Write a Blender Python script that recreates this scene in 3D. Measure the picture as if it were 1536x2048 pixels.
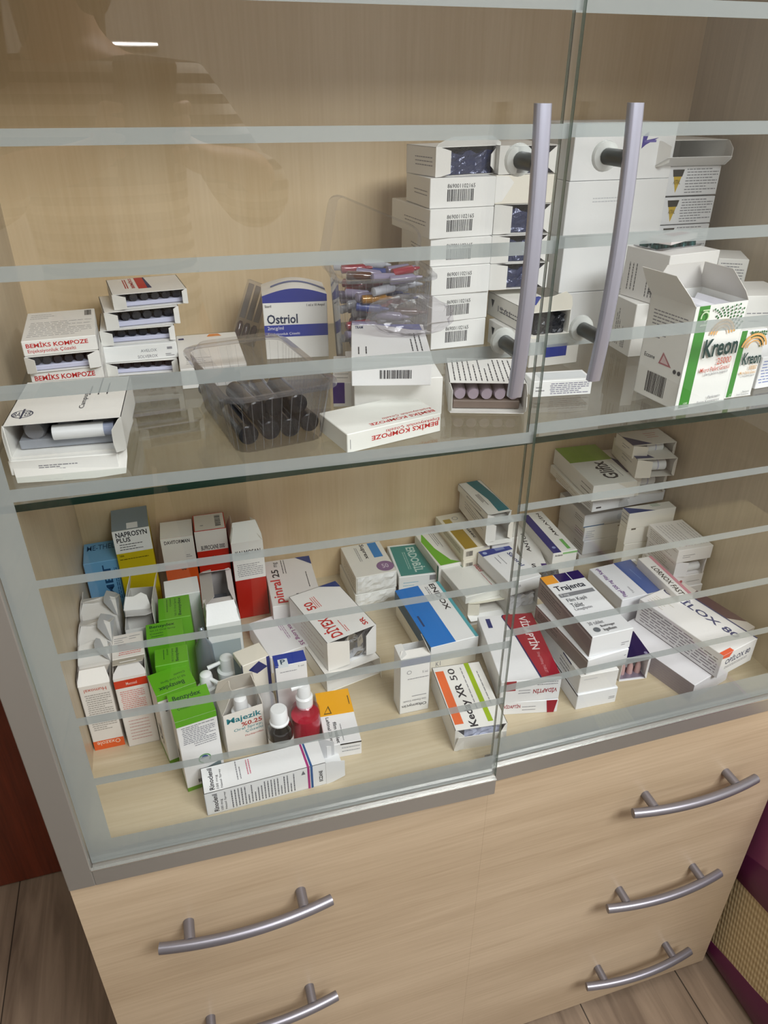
import bpy, bmesh, math, random
from mathutils import Vector, Matrix
random.seed(7)
for o in list(bpy.data.objects): bpy.data.objects.remove(o)
scn=bpy.context.scene; C=scn.collection
# ---------------------------------------------------------------- camera
cam=bpy.data.cameras.new('camera'); camo=bpy.data.objects.new('camera',cam); C.objects.link(camo)
cr=Vector((0.956874,-0.290486,0.003050)); cu=Vector((0.143937,0.483205,0.863594)); cf=Vector((0.252336,0.825912,-0.504178))
M=Matrix(((cr.x,cu.x,-cf.x,.17278),(cr.y,cu.y,-cf.y,-.51078),(cr.z,cu.z,-cf.z,.69754),(0,0,0,1)))
camo.matrix_world=M
cam.sensor_fit='VERTICAL'; cam.sensor_height=24; cam.lens=24*1454.75/2048; cam.clip_start=.01
scn.camera=camo
# ---------------------------------------------------------------- world, lights, exposure
FLZ=-.64; CEIL=1.95
w=bpy.data.worlds.new('world'); scn.world=w; w.use_nodes=True
w.node_tree.nodes['Background'].inputs[0].default_value=(.9,.95,1,1); w.node_tree.nodes['Background'].inputs[1].default_value=.3
def area(name,loc,size,power,col,look):
    l=bpy.data.lights.new(name,'AREA'); l.shape='RECTANGLE'; l.size,l.size_y=size; l.energy=power; l.color=col
    o=bpy.data.objects.new(name,l); C.objects.link(o); o.location=loc
    o.rotation_euler=(Vector(look)-Vector(loc)).to_track_quat('-Z','Y').to_euler(); return o
area('ceiling_panel_light',(1.15,-1.6,CEIL-.03),(1.3,.7),66,(.965,.98,1),(1.15,-1.6,0))
area('ceiling_panel_light',(.2,-.75,CEIL-.03),(1.0,.3),10,(.965,.98,1),(.2,-.75,0))
vs=scn.view_settings; vs.view_transform='Standard'; vs.look='None'; vs.gamma=1; vs.use_curve_mapping=False; vs.exposure=.45
# ---------------------------------------------------------------- materials
MC={}
def lin(h):
    if isinstance(h,str):
        r=[int(h[i:i+2],16)/255 for i in(0,2,4)]
        return tuple(((c+.055)/1.055)**2.4 if c>.04 else c/12.92 for c in r)
    return h
def mat(key,col,rough=.5,metal=0,spec=.5,trans=0,alpha=1,coat=0,bump=0,bs=200):
    if key in MC: return MC[key]
    m=bpy.data.materials.new(key); m.use_nodes=True; nt=m.node_tree; b=nt.nodes['Principled BSDF']
    b.inputs['Base Color'].default_value=(*lin(col),1); b.inputs['Roughness'].default_value=rough; b.inputs['Metallic'].default_value=metal
    b.inputs['Specular IOR Level'].default_value=spec; b.inputs['Coat Weight'].default_value=coat
    if trans: b.inputs['Transmission Weight'].default_value=trans
    if alpha<1: b.inputs['Alpha'].default_value=alpha
    if bump:
        n=nt.nodes.new('ShaderNodeTexNoise'); n.inputs['Scale'].default_value=bs; n.inputs['Detail'].default_value=3
        t=nt.nodes.new('ShaderNodeTexCoord'); nt.links.new(t.outputs['Object'],n.inputs['Vector'])
        u=nt.nodes.new('ShaderNodeBump'); u.inputs['Strength'].default_value=bump; u.inputs['Distance'].default_value=.002
        nt.links.new(n.outputs['Fac'],u.inputs['Height']); nt.links.new(u.outputs['Normal'],b.inputs['Normal'])
    MC[key]=m; return m
def paper(h): return mat('card_'+(h if isinstance(h,str) else 'x'),h,.42,0,.45,bump=.06,bs=350)
def ink(h): return mat('ink_'+h,h,.5,0,.3)
def wood(key,c1,c2,axis,scale=1,rough=.42):
    if key in MC: return MC[key]
    m=bpy.data.materials.new(key); m.use_nodes=True; nt=m.node_tree; b=nt.nodes['Principled BSDF']; N=nt.nodes.new; L=nt.links.new
    tc=N('ShaderNodeTexCoord'); mp=N('ShaderNodeMapping'); s=[14,14,14]; s[axis]=1.1; mp.inputs['Scale'].default_value=[v*scale for v in s]
    L(tc.outputs['Object'],mp.inputs['Vector'])
    n1=N('ShaderNodeTexNoise'); n1.inputs['Scale'].default_value=1.0; n1.inputs['Detail'].default_value=5; n1.inputs['Distortion'].default_value=.7; L(mp.outputs[0],n1.inputs['Vector'])
    mp2=N('ShaderNodeMapping'); s=[260,260,260]; s[axis]=9; mp2.inputs['Scale'].default_value=s; L(tc.outputs['Object'],mp2.inputs['Vector'])
    n2=N('ShaderNodeTexNoise'); n2.inputs['Scale'].default_value=1; n2.inputs['Detail'].default_value=2; L(mp2.outputs[0],n2.inputs['Vector'])
    mx=N('ShaderNodeMix'); mx.data_type='FLOAT'; mx.inputs[0].default_value=.35; L(n1.outputs['Fac'],mx.inputs[2]); L(n2.outputs['Fac'],mx.inputs[3])
    r=N('ShaderNodeValToRGB'); r.color_ramp.elements[0].position=.33; r.color_ramp.elements[0].color=(*lin(c2),1); r.color_ramp.elements[1].position=.62; r.color_ramp.elements[1].color=(*lin(c1),1)
    L(mx.outputs[0],r.inputs[0]); L(r.outputs[0],b.inputs['Base Color']); b.inputs['Roughness'].default_value=rough
    MC[key]=m; return m
def thin_glass(key,tint,ior=1.5,rough=.0,haze=0,hz=(.8,.8,.8)):
    if key in MC: return MC[key]
    m=bpy.data.materials.new(key); m.use_nodes=True; nt=m.node_tree; nt.nodes.clear(); N=nt.nodes.new; L=nt.links.new
    o=N('ShaderNodeOutputMaterial'); t=N('ShaderNodeBsdfTransparent'); t.inputs[0].default_value=(*tint,1)
    g=N('ShaderNodeBsdfGlossy'); g.inputs['Roughness'].default_value=rough; lw=N('ShaderNodeLayerWeight'); lw.inputs[0].default_value=.5
    pw=N('ShaderNodeMath'); pw.operation='POWER'; pw.inputs[1].default_value=5; L(lw.outputs['Facing'],pw.inputs[0])
    f0=((ior-1)/(ior+1))**2; f=N('ShaderNodeMath'); f.operation='MULTIPLY_ADD'; f.inputs[1].default_value=1-f0; f.inputs[2].default_value=f0; L(pw.outputs[0],f.inputs[0])
    mx=N('ShaderNodeMixShader'); L(f.outputs[0],mx.inputs[0])
    if haze:
        d=N('ShaderNodeBsdfDiffuse'); d.inputs[0].default_value=(*hz,1); m2=N('ShaderNodeMixShader'); m2.inputs[0].default_value=haze
        L(t.outputs[0],m2.inputs[1]); L(d.outputs[0],m2.inputs[2]); L(m2.outputs[0],mx.inputs[1])
    else: L(t.outputs[0],mx.inputs[1])
    L(g.outputs[0],mx.inputs[2]); L(mx.outputs[0],o.inputs[0]); MC[key]=m; return m
MAPLE_X=wood('maple_laminate_horizontal','C0AC91','A89378',0)  # darker than the inside maple: weaker light on the drawers put into colour
MAPLE_Z=wood('maple_laminate_vertical','DBC5A2','CFB68F',2)
MAPLE_F=wood('maple_laminate_base','CEC1A6','BCAC8E',0,1.2)
GREYWOOD=wood('side_panel_laminate','C8B9A0','B5A68E',2)
GLASS=thin_glass('clear_glass',(.985,.99,.985)); SHELFGLASS=thin_glass('shelf_glass',(.94,.965,.95),1.62,0,.07,(.6,.58,.52))  # diffuse haze puts the shelf's milky reflection into its colour
EDGE=mat('green_glass_edge','5C776B',.15,0,.6,alpha=.8); DKEDGE=mat('dark_green_glass_edge','1A332A',.2,0,.6)
FROST=thin_glass('frosted_glass_band',(.9,.95,.93),1.4,.35,.76,(.34,.37,.37))
ALU=mat('brushed_aluminium','A3A09A',.38,.6); ALUD=mat('satin_silver_handle','AEB0BF',.33,.7); ALUH=mat('drawer_handle_metal','87848A',.36,.7); ALUG=mat('grey_standoff','5C605F',.4,.6)
RUBBER=mat('clear_washer','C9CEC9',.25,0,.5,alpha=.6)
# ---------------------------------------------------------------- mesh helpers
class MB:
    def __init__(s): s.v=[];s.f=[];s.m=[];s.mats=[];s.sm=[]
    def mi(s,m):
        if m not in s.mats: s.mats.append(m)
        return s.mats.index(m)
    def add(s,vs,fs,m,smooth=False):
        k=len(s.v); s.v+= [tuple(v) for v in vs]; i=s.mi(m)
        for f in fs: s.f.append([k+j for j in f]); s.m.append(i); s.sm.append(smooth)
    def box(s,a,b,m,ch=0):
        x0,y0,z0=a;x1,y1,z1=b
        if ch:
            c=ch; P=[]
            for x,sx in((x0,1),(x1,-1)):
                for y,sy in((y0,1),(y1,-1)):
                    for z,sz in((z0,1),(z1,-1)):
                        P+=[(x+sx*c,y+sy*c,z),(x+sx*c,y,z+sz*c),(x,y+sy*c,z+sz*c)]
            me=bmesh.new(); [me.verts.new(p) for p in P]; bmesh.ops.convex_hull(me,input=list(me.verts)); bmesh.ops.dissolve_limit(me,angle_limit=.01,verts=me.verts,edges=me.edges)
            me.verts.index_update(); s.add([v.co for v in me.verts],[[v.index for v in f.verts] for f in me.faces],m); me.free(); return
        s.add([(x,y,z) for z in(z0,z1) for y in(y0,y1) for x in(x0,x1)],[(0,2,3,1),(4,5,7,6),(0,1,5,4),(2,6,7,3),(0,4,6,2),(1,3,7,5)],m)
    def tube(s,pts,r,m,seg=12,caps=True):
        pts=[Vector(p) for p in pts]; n=len(pts); rs=r if isinstance(r,(list,tuple)) else [r]*n; vs=[];pu=None
        for i,p in enumerate(pts):
            d=(pts[min(i+1,n-1)]-pts[max(i-1,0)]).normalized()
            u=(pu-d*pu.dot(d)).normalized() if pu is not None else d.orthogonal().normalized(); pu=u; w=d.cross(u)
            vs+=[p+(u*math.cos(a)+w*math.sin(a))*rs[i] for a in [2*math.pi*k/seg for k in range(seg)]]
        fs=[(i*seg+k,i*seg+(k+1)%seg,(i+1)*seg+(k+1)%seg,(i+1)*seg+k) for i in range(n-1) for k in range(seg)]
        if caps: fs+=[tuple(range(seg))[::-1],tuple((n-1)*seg+k for k in range(seg))]
        s.add(vs,fs,m,True)
    def lathe(s,prof,m,seg=24,base=(0,0,0)):
        vs=[(base[0]+r*math.cos(2*math.pi*k/seg),base[1]+r*math.sin(2*math.pi*k/seg),base[2]+z) for r,z in prof for k in range(seg)]
        fs=[(i*seg+k,i*seg+(k+1)%seg,(i+1)*seg+(k+1)%seg,(i+1)*seg+k) for i in range(len(prof)-1) for k in range(seg)]
        s.add(vs,fs,m,True)
    def slab(s,poly,n,t,m):
        P=[Vector(p) for p in poly]; n=Vector(n)*t; k=len(P)
        s.add(P+[p+n for p in P],[tuple(range(k))[::-1],tuple(range(k,2*k))]+[(i,(i+1)%k,k+(i+1)%k,k+i) for i in range(k)],m)
    def build(s,name,parent=None,loc=None,rot=None):
        me=bpy.data.meshes.new(name); me.from_pydata(s.v,[],s.f)
        for m in s.mats: me.materials.append(m)
        me.polygons.foreach_set('material_index',s.m); me.polygons.foreach_set('use_smooth',s.sm); me.update()
        bm=bmesh.new(); bm.from_mesh(me); bmesh.ops.recalc_face_normals(bm,faces=[f for f in bm.faces if len(f.edges)and not f.smooth or True]) if s.recalc else None; bm.to_mesh(me) if s.recalc else None; bm.free()
        if any(s.sm): 
            for p in me.polygons: pass
            try: me.set_sharp_from_angle(angle=.7)
            except Exception: pass
        o=bpy.data.objects.new(name,me); C.objects.link(o)
        if parent: o.parent=parent
        if loc: o.location=loc
        if rot: o.rotation_euler=rot
        return o
    recalc=True
def thing(name,label,cat,loc=(0,0,0),rz=0,group=None,rot=None):
    o=bpy.data.objects.new(name,None); o.empty_display_size=.02; C.objects.link(o); o.location=loc; o.rotation_euler=rot or (0,0,rz); return tag(o,label,cat,group)
def tag(o,label,cat,group=None):
    o['label']=label; o['category']=cat
    if group: o['group']=group
    return o
def structure(o): o['kind']='structure'; return o
# text outlines, cached
TXT={}
def text_mesh(s,bold):
    k=(s,bold)
    if k in TXT: return TXT[k]
    c=bpy.data.curves.new('t','FONT'); c.body=s; c.size=1; c.resolution_u=2; c.offset=.022 if bold else .004
    o=bpy.data.objects.new('t',c); C.objects.link(o); dg=bpy.context.evaluated_depsgraph_get(); me=bpy.data.meshes.new_from_object(o.evaluated_get(dg))
    v=[tuple(q.co) for q in me.vertices]; f=[tuple(p.vertices) for p in me.polygons]
    bpy.data.objects.remove(o); bpy.data.curves.remove(c); bpy.data.meshes.remove(me)
    xs=[q[0] for q in v] or [0,1]; ys=[q[1] for q in v] or [0,1]
    TXT[k]=(v,f,min(xs),max(xs),min(ys),max(ys)); return TXT[k]
def frame(face,w,d,h):
    V=Vector
    return {'T':(V((-w/2,-d/2,h)),V((w,0,0)),V((0,d,0)),V((0,0,1))),'F':(V((-w/2,-d/2,0)),V((w,0,0)),V((0,0,h)),V((0,-1,0))),
     'L':(V((-w/2,d/2,0)),V((0,-d,0)),V((0,0,h)),V((-1,0,0))),'R':(V((w/2,-d/2,0)),V((0,d,0)),V((0,0,h)),V((1,0,0))),
     'B':(V((w/2,d/2,0)),V((-w,0,0)),V((0,0,h)),V((0,1,0)))}[face]
def prints(mb,w,d,h,P,eps=.00012):
    cnt={}
    for e in P:
        fc,kind=e[0],e[1]; O,U,Vv,N=frame(fc,w,d,h); cnt[fc]=cnt.get(fc,0)+1; off=N*(eps*.6+cnt[fc]*eps*.35)
        at=lambda u,v:O+U*u+Vv*v+off
        if kind=='r': _,_,u0,v0,u1,v1,c=e; mb.add([at(u0,v0),at(u1,v0),at(u1,v1),at(u0,v1)],[(0,1,2,3)],ink(c))
        elif kind=='p': mb.add([at(*q) for q in e[2]],[tuple(range(len(e[2])))],ink(e[3]))
        elif kind in'tT':
            s,u0,v0,u1,v1,c=e[2:8]; rot=e[8] if len(e)>8 else 0; v,f,x0,x1,y0,y1=text_mesh(s,kind=='T')
            def mp(q):
                a=(q[0]-x0)/(x1-x0); b=(q[1]-y0)/(y1-y0)
                if rot==90: a,b=1-b,a
                elif rot==180: a,b=1-a,1-b
                elif rot==270: a,b=b,1-a
                return at(u0+(u1-u0)*a,v0+(v1-v0)*b)
            mb.add([mp(q) for q in v],f,ink(c))
        elif kind=='l':   # small print: rows of word-length strokes
            u0,v0,u1,v1,n,c=e[2:8]; rot=e[8] if len(e)>8 else 0; rg=random.Random(n*7+int(u0*100)); vs=[];fs=[]; ext=((v1-v0)*Vv.length if rot in(0,180) else (u1-u0)*U.length); hh=min(.25,.00055*n/max(ext,1e-4))
            for i in range(n):
                a=rg.uniform(0,.04); end=1 if rg.random()<.7 else rg.uniform(.5,.9)
                while a<end:
                    b=min(a+rg.uniform(.05,.14),end); y=1-(i+.5-hh)/n; y2=1-(i+.5+hh)/n
                    q=[(a,y2),(b,y2),(b,y),(a,y)]
                    if rot==90: q=[(1-y_,x_) for x_,y_ in q]
                    elif rot==270: q=[(y_,1-x_) for x_,y_ in q]
                    k=len(vs); vs+=[at(u0+(u1-u0)*x_,v0+(v1-v0)*y_) for x_,y_ in q]; fs.append((k,k+1,k+2,k+3)); a=b+.02
            mb.add(vs,fs,ink(c))
        elif kind=='b':   # bar code
            u0,v0,u1,v1=e[2:6]; rot=e[6] if len(e)>6 else 0; rg=random.Random(int(u0*1000)+3); a=0; vs=[];fs=[]
            while a<1:
                ww=rg.choice([.012,.02,.03,.04]); b=min(a+ww,1)
                q=[(u0+(u1-u0)*a,v0),(u0+(u1-u0)*b,v0),(u0+(u1-u0)*b,v1),(u0+(u1-u0)*a,v1)] if not rot else [(u0,v0+(v1-v0)*a),(u1,v0+(v1-v0)*a),(u1,v0+(v1-v0)*b),(u0,v0+(v1-v0)*b)]
                k=len(vs); vs+=[at(*t) for t in q]; fs.append((k,k+1,k+2,k+3)); a=b+rg.choice([.012,.02,.028])
            mb.add(vs,fs,ink('20202A'))
        elif kind in('d','o'):  # disc / ring, radius in metres, arc degrees
            u,v,r,c=e[2:6]; a0,a1=(e[6],e[7]) if len(e)>7 else (0,360); n=28; ri=0 if kind=='d' else r*(e[8] if len(e)>8 else .78)
            ctr=at(u,v); uu=U.normalized(); vv=Vv.normalized(); vs=[];fs=[]
            for i in range(n+1):
                a=math.radians(a0+(a1-a0)*i/n); dd=uu*math.cos(a)+vv*math.sin(a); vs+=[ctr+dd*ri,ctr+dd*r]
            fs=[(2*i,2*i+1,2*i+3,2*i+2) for i in range(n)]; mb.add(vs,fs,ink(c))
OPN={'F':{'T':((-1,1),(1,1),(0,0,-1)),'b':((-1,0),(1,0),(0,0,1)),'L':((-1,0),(-1,1),(1,0,0)),'R':((1,0),(1,1),(-1,0,0))}}
def flap(parent,g,face,edge,L,ang,inset=.1,c='F2F1EC',jag=0,P=None,e0=0,e1=1):
    w,d,h=g; V=Vector
    if face=='F':
        A,B,cd={'T':(V((-w/2,-d/2,h)),V((w/2,-d/2,h)),V((0,0,-1))),'b':(V((-w/2,-d/2,0)),V((w/2,-d/2,0)),V((0,0,1))),
                'L':(V((-w/2,-d/2,0)),V((-w/2,-d/2,h)),V((1,0,0))),'R':(V((w/2,-d/2,0)),V((w/2,-d/2,h)),V((-1,0,0)))}[edge]; N=V((0,-1,0))
    elif face=='L':
        A,B,cd={'T':(V((-w/2,-d/2,h)),V((-w/2,d/2,h)),V((0,0,-1))),'b':(V((-w/2,-d/2,0)),V((-w/2,d/2,0)),V((0,0,1))),
                'F':(V((-w/2,-d/2,0)),V((-w/2,-d/2,h)),V((0,1,0))),'B':(V((-w/2,d/2,0)),V((-w/2,d/2,h)),V((0,-1,0)))}[edge]; N=V((-1,0,0))
    elif face=='R':
        A,B,cd={'T':(V((w/2,-d/2,h)),V((w/2,d/2,h)),V((0,0,-1))),'b':(V((w/2,-d/2,0)),V((w/2,d/2,0)),V((0,0,1))),
                'F':(V((w/2,-d/2,0)),V((w/2,-d/2,h)),V((0,1,0))),'B':(V((w/2,d/2,0)),V((w/2,d/2,h)),V((0,-1,0)))}[edge]; N=V((1,0,0))
    else:
        A,B,cd={'F':(V((-w/2,-d/2,h)),V((w/2,-d/2,h)),V((0,1,0))),'B':(V((-w/2,d/2,h)),V((w/2,d/2,h)),V((0,-1,0))),
                'L':(V((-w/2,-d/2,h)),V((-w/2,d/2,h)),V((1,0,0))),'R':(V((w/2,-d/2,h)),V((w/2,d/2,h)),V((-1,0,0)))}[edge]; N=V((0,0,1))
    a=math.radians(ang); dr=cd*math.cos(a)+N*math.sin(a); ab=B-A; A2=A+ab*e0; B2=A+ab*e1; ab=B2-A2
    m=(A2+B2)/2; rg=random.Random(int(L*1e5)+int(ang)); J=lambda:rg.uniform(-1,1)*jag
    poly=[A2,B2,B2+dr*L*.3-ab*inset*.1,B2-ab*inset+dr*(L*.93+J()),]
    if jag: poly+=[m+ab*.2+dr*(L+J()*1.5),m-ab*.1+dr*(L+J()*1.5)]
    poly+=[A2+ab*inset+dr*(L*.93+J()),A2+dr*L*.3+ab*inset*.1]
    nn=dr.cross(ab).normalized(); mb=MB(); mb.slab(poly,nn,.0005,paper(c)); return mb.build('flap',parent)
def carton(key,label,col='ECEBE6',P=(),open=None,flaps=(),group=None,name='medicine_box',cat='medicine box',g=None,inner='D9D6CE',rot=None):
    x,y,z,yaw,w,d,h=g or SP[key]; a=math.radians(yaw); cx=x+w/2*math.cos(a)-d/2*math.sin(a); cy=y+w/2*math.sin(a)+d/2*math.cos(a)
    mb=MB(); pm=paper(col)
    if open is None:
        mb.box((-w/2,-d/2,0),(w/2,d/2,h),pm,ch=.0006); prints(mb,w,d,h,P); o=mb.build(name); o.location=(cx,cy,z); o.rotation_euler=rot or (0,0,a); tag(o,label,cat,group); return o
    t=.0006; im=paper(inner)
    S={'b':((-w/2,-d/2,0),(w/2,d/2,t)),'T':((-w/2,-d/2,h-t),(w/2,d/2,h)),'L':((-w/2,-d/2,0),(-w/2+t,d/2,h)),'R':((w/2-t,-d/2,0),(w/2,d/2,h)),'F':((-w/2,-d/2,0),(w/2,-d/2+t,h)),'B':((-w/2,d/2-t,0),(w/2,d/2,h))}
    for k,(p,q) in S.items():
        if k!=open: mb.box(p,q,pm)
    prints(mb,w,d,h,[e for e in P if e[0]!=open])
    th=thing(name,label,cat,(cx,cy,z),a,group,rot); mb.build('carton_body',th)
    for f in flaps: flap(th,(w,d,h),open,*f[:4],c=(f[4] if len(f)>4 else col),jag=(f[5] if len(f)>5 else 0))
    return th
SP={'blue':(0.0210,0.3862,0.0077,1.6,0.0459,0.0527,0.1308),'yellow':(0.0663,0.3793,0.0077,2.0,0.0479,0.0593,0.1785),'orange':(0.1246,0.3946,0.0077,-1.7,0.0443,0.0457,0.1472),'red':(0.1712,0.3932,0.0077,-1.3,0.0439,0.0470,0.1515),'kalm':(0.2184,0.3765,0.0077,0.8,0.0447,0.0531,0.1327),'oxaz':(0.0201,0.1737,0.0077,-0.1,0.0345,0.0357,0.1017),'muco':(0.0592,0.1679,0.0077,1.4,0.0360,0.0328,0.1086),'pinktop':(0.0570,0.2068,0.0077,2.3,0.0372,0.0453,0.1049),'tornA':(0.0184,0.2884,0.0077,-2.5,0.0451,0.0456,0.1100),'tornB':(0.0187,0.2381,0.0077,-3.0,0.0387,0.0485,0.1099),'tornC':(0.0208,0.2013,0.0077,0.8,0.0352,0.0330,0.1099),'tornD':(0.0709,0.2946,0.0077,-8.8,0.0333,0.0487,0.1100),'tornE':(0.0715,0.2594,0.0077,-1.2,0.0371,0.0453,0.1049),'whitetall':(0.1225,0.3080,0.0077,1.2,0.0449,0.0379,0.1098),'pinkopen':(0.1682,0.2710,0.0077,-1.2,0.0427,0.0790,0.1099),'solmax':(0.1691,0.2441,0.0077,1.4,0.0434,0.0362,0.0998),'g1':(0.1131,0.2538,0.0077,-0.8,0.0393,0.0465,0.1149),'g2':(0.0980,0.2143,0.0077,1.0,0.0438,0.0357,0.1149),'g3':(0.1063,0.1689,0.0077,-0.2,0.0376,0.0302,0.1149),'g4':(0.1055,0.1267,0.0077,13.8,0.0449,0.0374,0.1084),'g5':(0.1231,0.0808,0.0077,8.4,0.0438,0.0443,0.1090),'rino':(0.1411,0.0427,0.0077,1.7,0.1344,0.0359,0.0345),'majez':(0.1722,0.1164,0.0077,8.3,0.0478,0.0360,0.0683),'pepper':(0.2031,0.1580,0.0077,16.7,0.0349,0.0289,0.0998),'bluelogo':(.240,.148,.0077,.3,.038,.020,.098),'purpletext':(0.2447,0.2445,0.0077,12.5,0.0562,0.0833,0.0286),'under_diyex':(0.3091,0.1883,0.0077,12.5,0.0793,0.1200,0.0266),'diyex':(0.3140,0.1995,0.0347,14.6,0.0734,0.1149,0.0469),'pinral':(0.2627,0.3234,0.0077,-2.2,0.0718,0.1167,0.0519),'yelwhite':(0.2833,0.0803,0.0077,-3.9,0.0424,0.0884,0.0224),'sprax2':(0.3911,0.3520,0.0077,1.7,0.0657,0.0880,0.0240),'sprax':(0.3931,0.3533,0.0321,1.2,0.0650,0.0880,0.0305),'erdo':(0.4603,0.3503,0.0077,-5.1,0.0619,0.0899,0.0443),'greenw':(0.5189,0.3365,0.0407,2.8,0.0402,0.0980,0.0288),'gold':(0.5558,0.3313,0.0776,3.0,0.0447,0.1065,0.0179),'teal':(0.5921,0.3341,0.1383,3.1,0.0396,0.1039,0.0117),'teal2':(0.5900,0.3316,0.1036,-0.6,0.0444,0.1083,0.0335),'encor':(0.4506,0.1830,0.0340,3.2,0.0708,0.1346,0.0202),'travaz2':(0.5366,0.2603,0.0300,-1.3,0.0647,0.1100,0.0216),'travaz':(0.5318,0.2598,0.0520,6.1,0.0670,0.0812,0.0123),'sino':(0.5906,0.2404,0.0686,7.4,0.0525,0.0899,0.0207),'amv':(0.6916,0.3012,0.0601,-1.1,0.0412,0.1229,0.0233),'vida2':(0.5126,0.0857,0.0077,-12.0,0.0716,0.1100,0.0213),'vida':(0.5070,0.0854,0.0294,-10.1,0.0769,0.1292,0.0360),'traj4':(0.6071,0.0667,0.0077,-2.2,0.0569,0.1200,0.0255),'traj3':(0.6077,0.0692,0.0336,-2.9,0.0535,0.1200,0.0290),'traj2':(0.6147,0.0697,0.0630,4.7,0.0617,0.1200,0.0236),'traj':(0.6183,0.0748,0.0870,1.2,0.0590,0.1315,0.0315),'navy':(0.6893,0.0958,0.0077,-7.0,0.0398,0.0519,0.0393),'flagyl':(0.7397,0.1841,0.0500,3.2,0.0828,0.0824,0.0193),'lornox':(0.8049,0.1491,0.0549,-1.1,0.0233,0.1021,0.0299),'opilox':(0.7914,0.0377,0.0380,13.7,0.0685,0.1383,0.0382),'q1':(0.8350,0.2029,0.1010,-1.6,0.0579,0.0767,0.0220),'q4':(0.8056,0.2886,0.1140,-1.9,0.0809,0.0196,0.0276),'glif':(0.7472,0.3069,0.1618,-3.3,0.0719,0.1333,0.0268),'s2':(0.7652,0.3268,0.1292,1.2,0.1310,0.1104,0.0180),'s3':(0.7766,0.3582,0.0809,-0.1,0.0765,0.0818,0.0227),'s4':(0.7799,0.3579,0.0541,-0.4,0.0764,0.0821,0.0259),'s5':(0.7815,0.3567,0.0281,0.6,0.0780,0.0825,0.0254),'t1':(0.8183,0.3256,0.2155,-3.4,0.0722,0.0512,0.0202),'t2':(0.8182,0.3101,0.1902,-9.0,0.0632,0.0860,0.0298),'ofta':(0.3884,0.1241,0.0077,-0.8,0.0387,0.0262,0.0919),'redoxy':(0.4330,0.0492,0.0077,-5.5,0.0647,0.1100,0.0340),'bay2':(0.0358,0.0830,0.4222,-6.6,0.0850,0.1000,0.0133),'bay':(0.0382,0.0874,0.4359,-4.3,0.0902,0.1008,0.0285),'bem3':(0.0422,0.2314,0.4411,1.5,0.0664,0.0950,0.0174),'bem2':(0.0412,0.2295,0.4590,2.7,0.0671,0.0950,0.0161),'bem1':(0.0414,0.2306,0.4755,2.8,0.0668,0.1042,0.0144),'st5':(0.1052,0.3090,0.4222,-3.6,0.0763,0.0750,0.0145),'st4':(0.1053,0.3089,0.4371,-0.2,0.0778,0.0750,0.0173),'st3':(0.1054,0.3152,0.4548,0.9,0.0777,0.0750,0.0160),'st2':(0.1135,0.3139,0.4712,5.9,0.0775,0.0750,0.0190),'st1':(0.1243,0.3207,0.4906,6.0,0.0783,0.0737,0.0160),'ostr':(0.2820,0.3172,0.4222,-7.3,0.0727,0.0569,0.0725),'hbox':(0.3289,0.1027,0.4614,-14.8,0.0728,0.1034,0.0273),'bemL':(0.3093,0.0456,0.4222,13.1,0.0971,0.0550,0.0181),'w7':(0.4780,0.2972,0.4222,1.9,0.0713,0.1100,0.0332),'w6':(0.4767,0.2939,0.4558,4.8,0.0737,0.1100,0.0315),'w5':(0.4750,0.2941,0.4877,2.4,0.0743,0.1100,0.0317),'w4':(0.4741,0.2992,0.5198,-0.9,0.0749,0.1100,0.0301),'w3':(0.4712,0.2957,0.5503,5.1,0.0803,0.1100,0.0308),'w2':(0.4722,0.3012,0.5815,2.2,0.0797,0.0736,0.0308),'w1':(0.4796,0.3066,0.6127,13.9,0.0883,0.0589,0.0295),'big4':(0.6596,0.3220,0.4222,-1.9,0.1388,0.1000,0.0492),'big3':(0.6587,0.3236,0.4720,-1.1,0.1388,0.1000,0.0671),'big2':(0.6547,0.3227,0.5396,1.0,0.1388,0.1000,0.0621),'big1':(0.6566,0.3246,0.6022,1.7,0.1395,0.1000,0.0601),'kre1':(0.6434,0.0490,0.4222,7.2,0.0657,0.0589,0.1017),'kre2':(0.7124,0.0620,0.4222,1.7,0.0341,0.0800,0.0699),'gbox2':(0.6936,0.2063,0.4222,-3.2,0.0800,0.0460,0.0618),'gbox1':(0.7115,0.1873,0.4844,9.6,0.0756,0.0669,0.0559),'frontopen':(0.4292,0.1128,0.4222,-18.3,0.0744,0.0737,0.0291),'small':(0.5240,0.1202,0.4222,-7.6,0.0638,0.0274,0.0173),'isal2':(0.5620,0.2038,0.4222,2.5,0.0632,0.1041,0.0292),'isal1':(0.5698,0.2219,0.4518,3.2,0.0506,0.1065,0.0279),'c5':(0.5517,0.3028,0.4877,-5.5,0.0734,0.1000,0.0299),'c4':(0.5523,0.3050,0.5180,-3.7,0.0733,0.1000,0.0307),'c3':(0.5562,0.3127,0.5492,-5.0,0.0730,0.1000,0.0324),'c2':(0.5546,0.3106,0.5820,-3.1,0.0735,0.1000,0.0304),'c1':(0.5579,0.3138,0.6128,-2.2,0.0736,0.1000,0.0294),'n2':(0.7713,0.3300,0.5809,0.0,0.1000,0.0900,0.0334),'n3':(0.7717,0.3300,0.5469,0.0,0.1000,0.0900,0.0321),'n1':(0.7721,0.3301,0.6148,0.0,0.1000,0.0900,0.0287),'r1':(0.8663,0.2924,0.4699,-47.0,0.0364,0.0700,0.0403),'purpleb':(0.3226,0.1532,0.4222,-14.0,0.0192,0.0822,0.0254),'amv2':(0.6461,0.2952,0.0450,-14.3,0.0337,0.1460,0.0200),'clip':(0.1820,0.2455,0.4222,-1.1,0.0689,0.1218,0.0218),}
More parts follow.
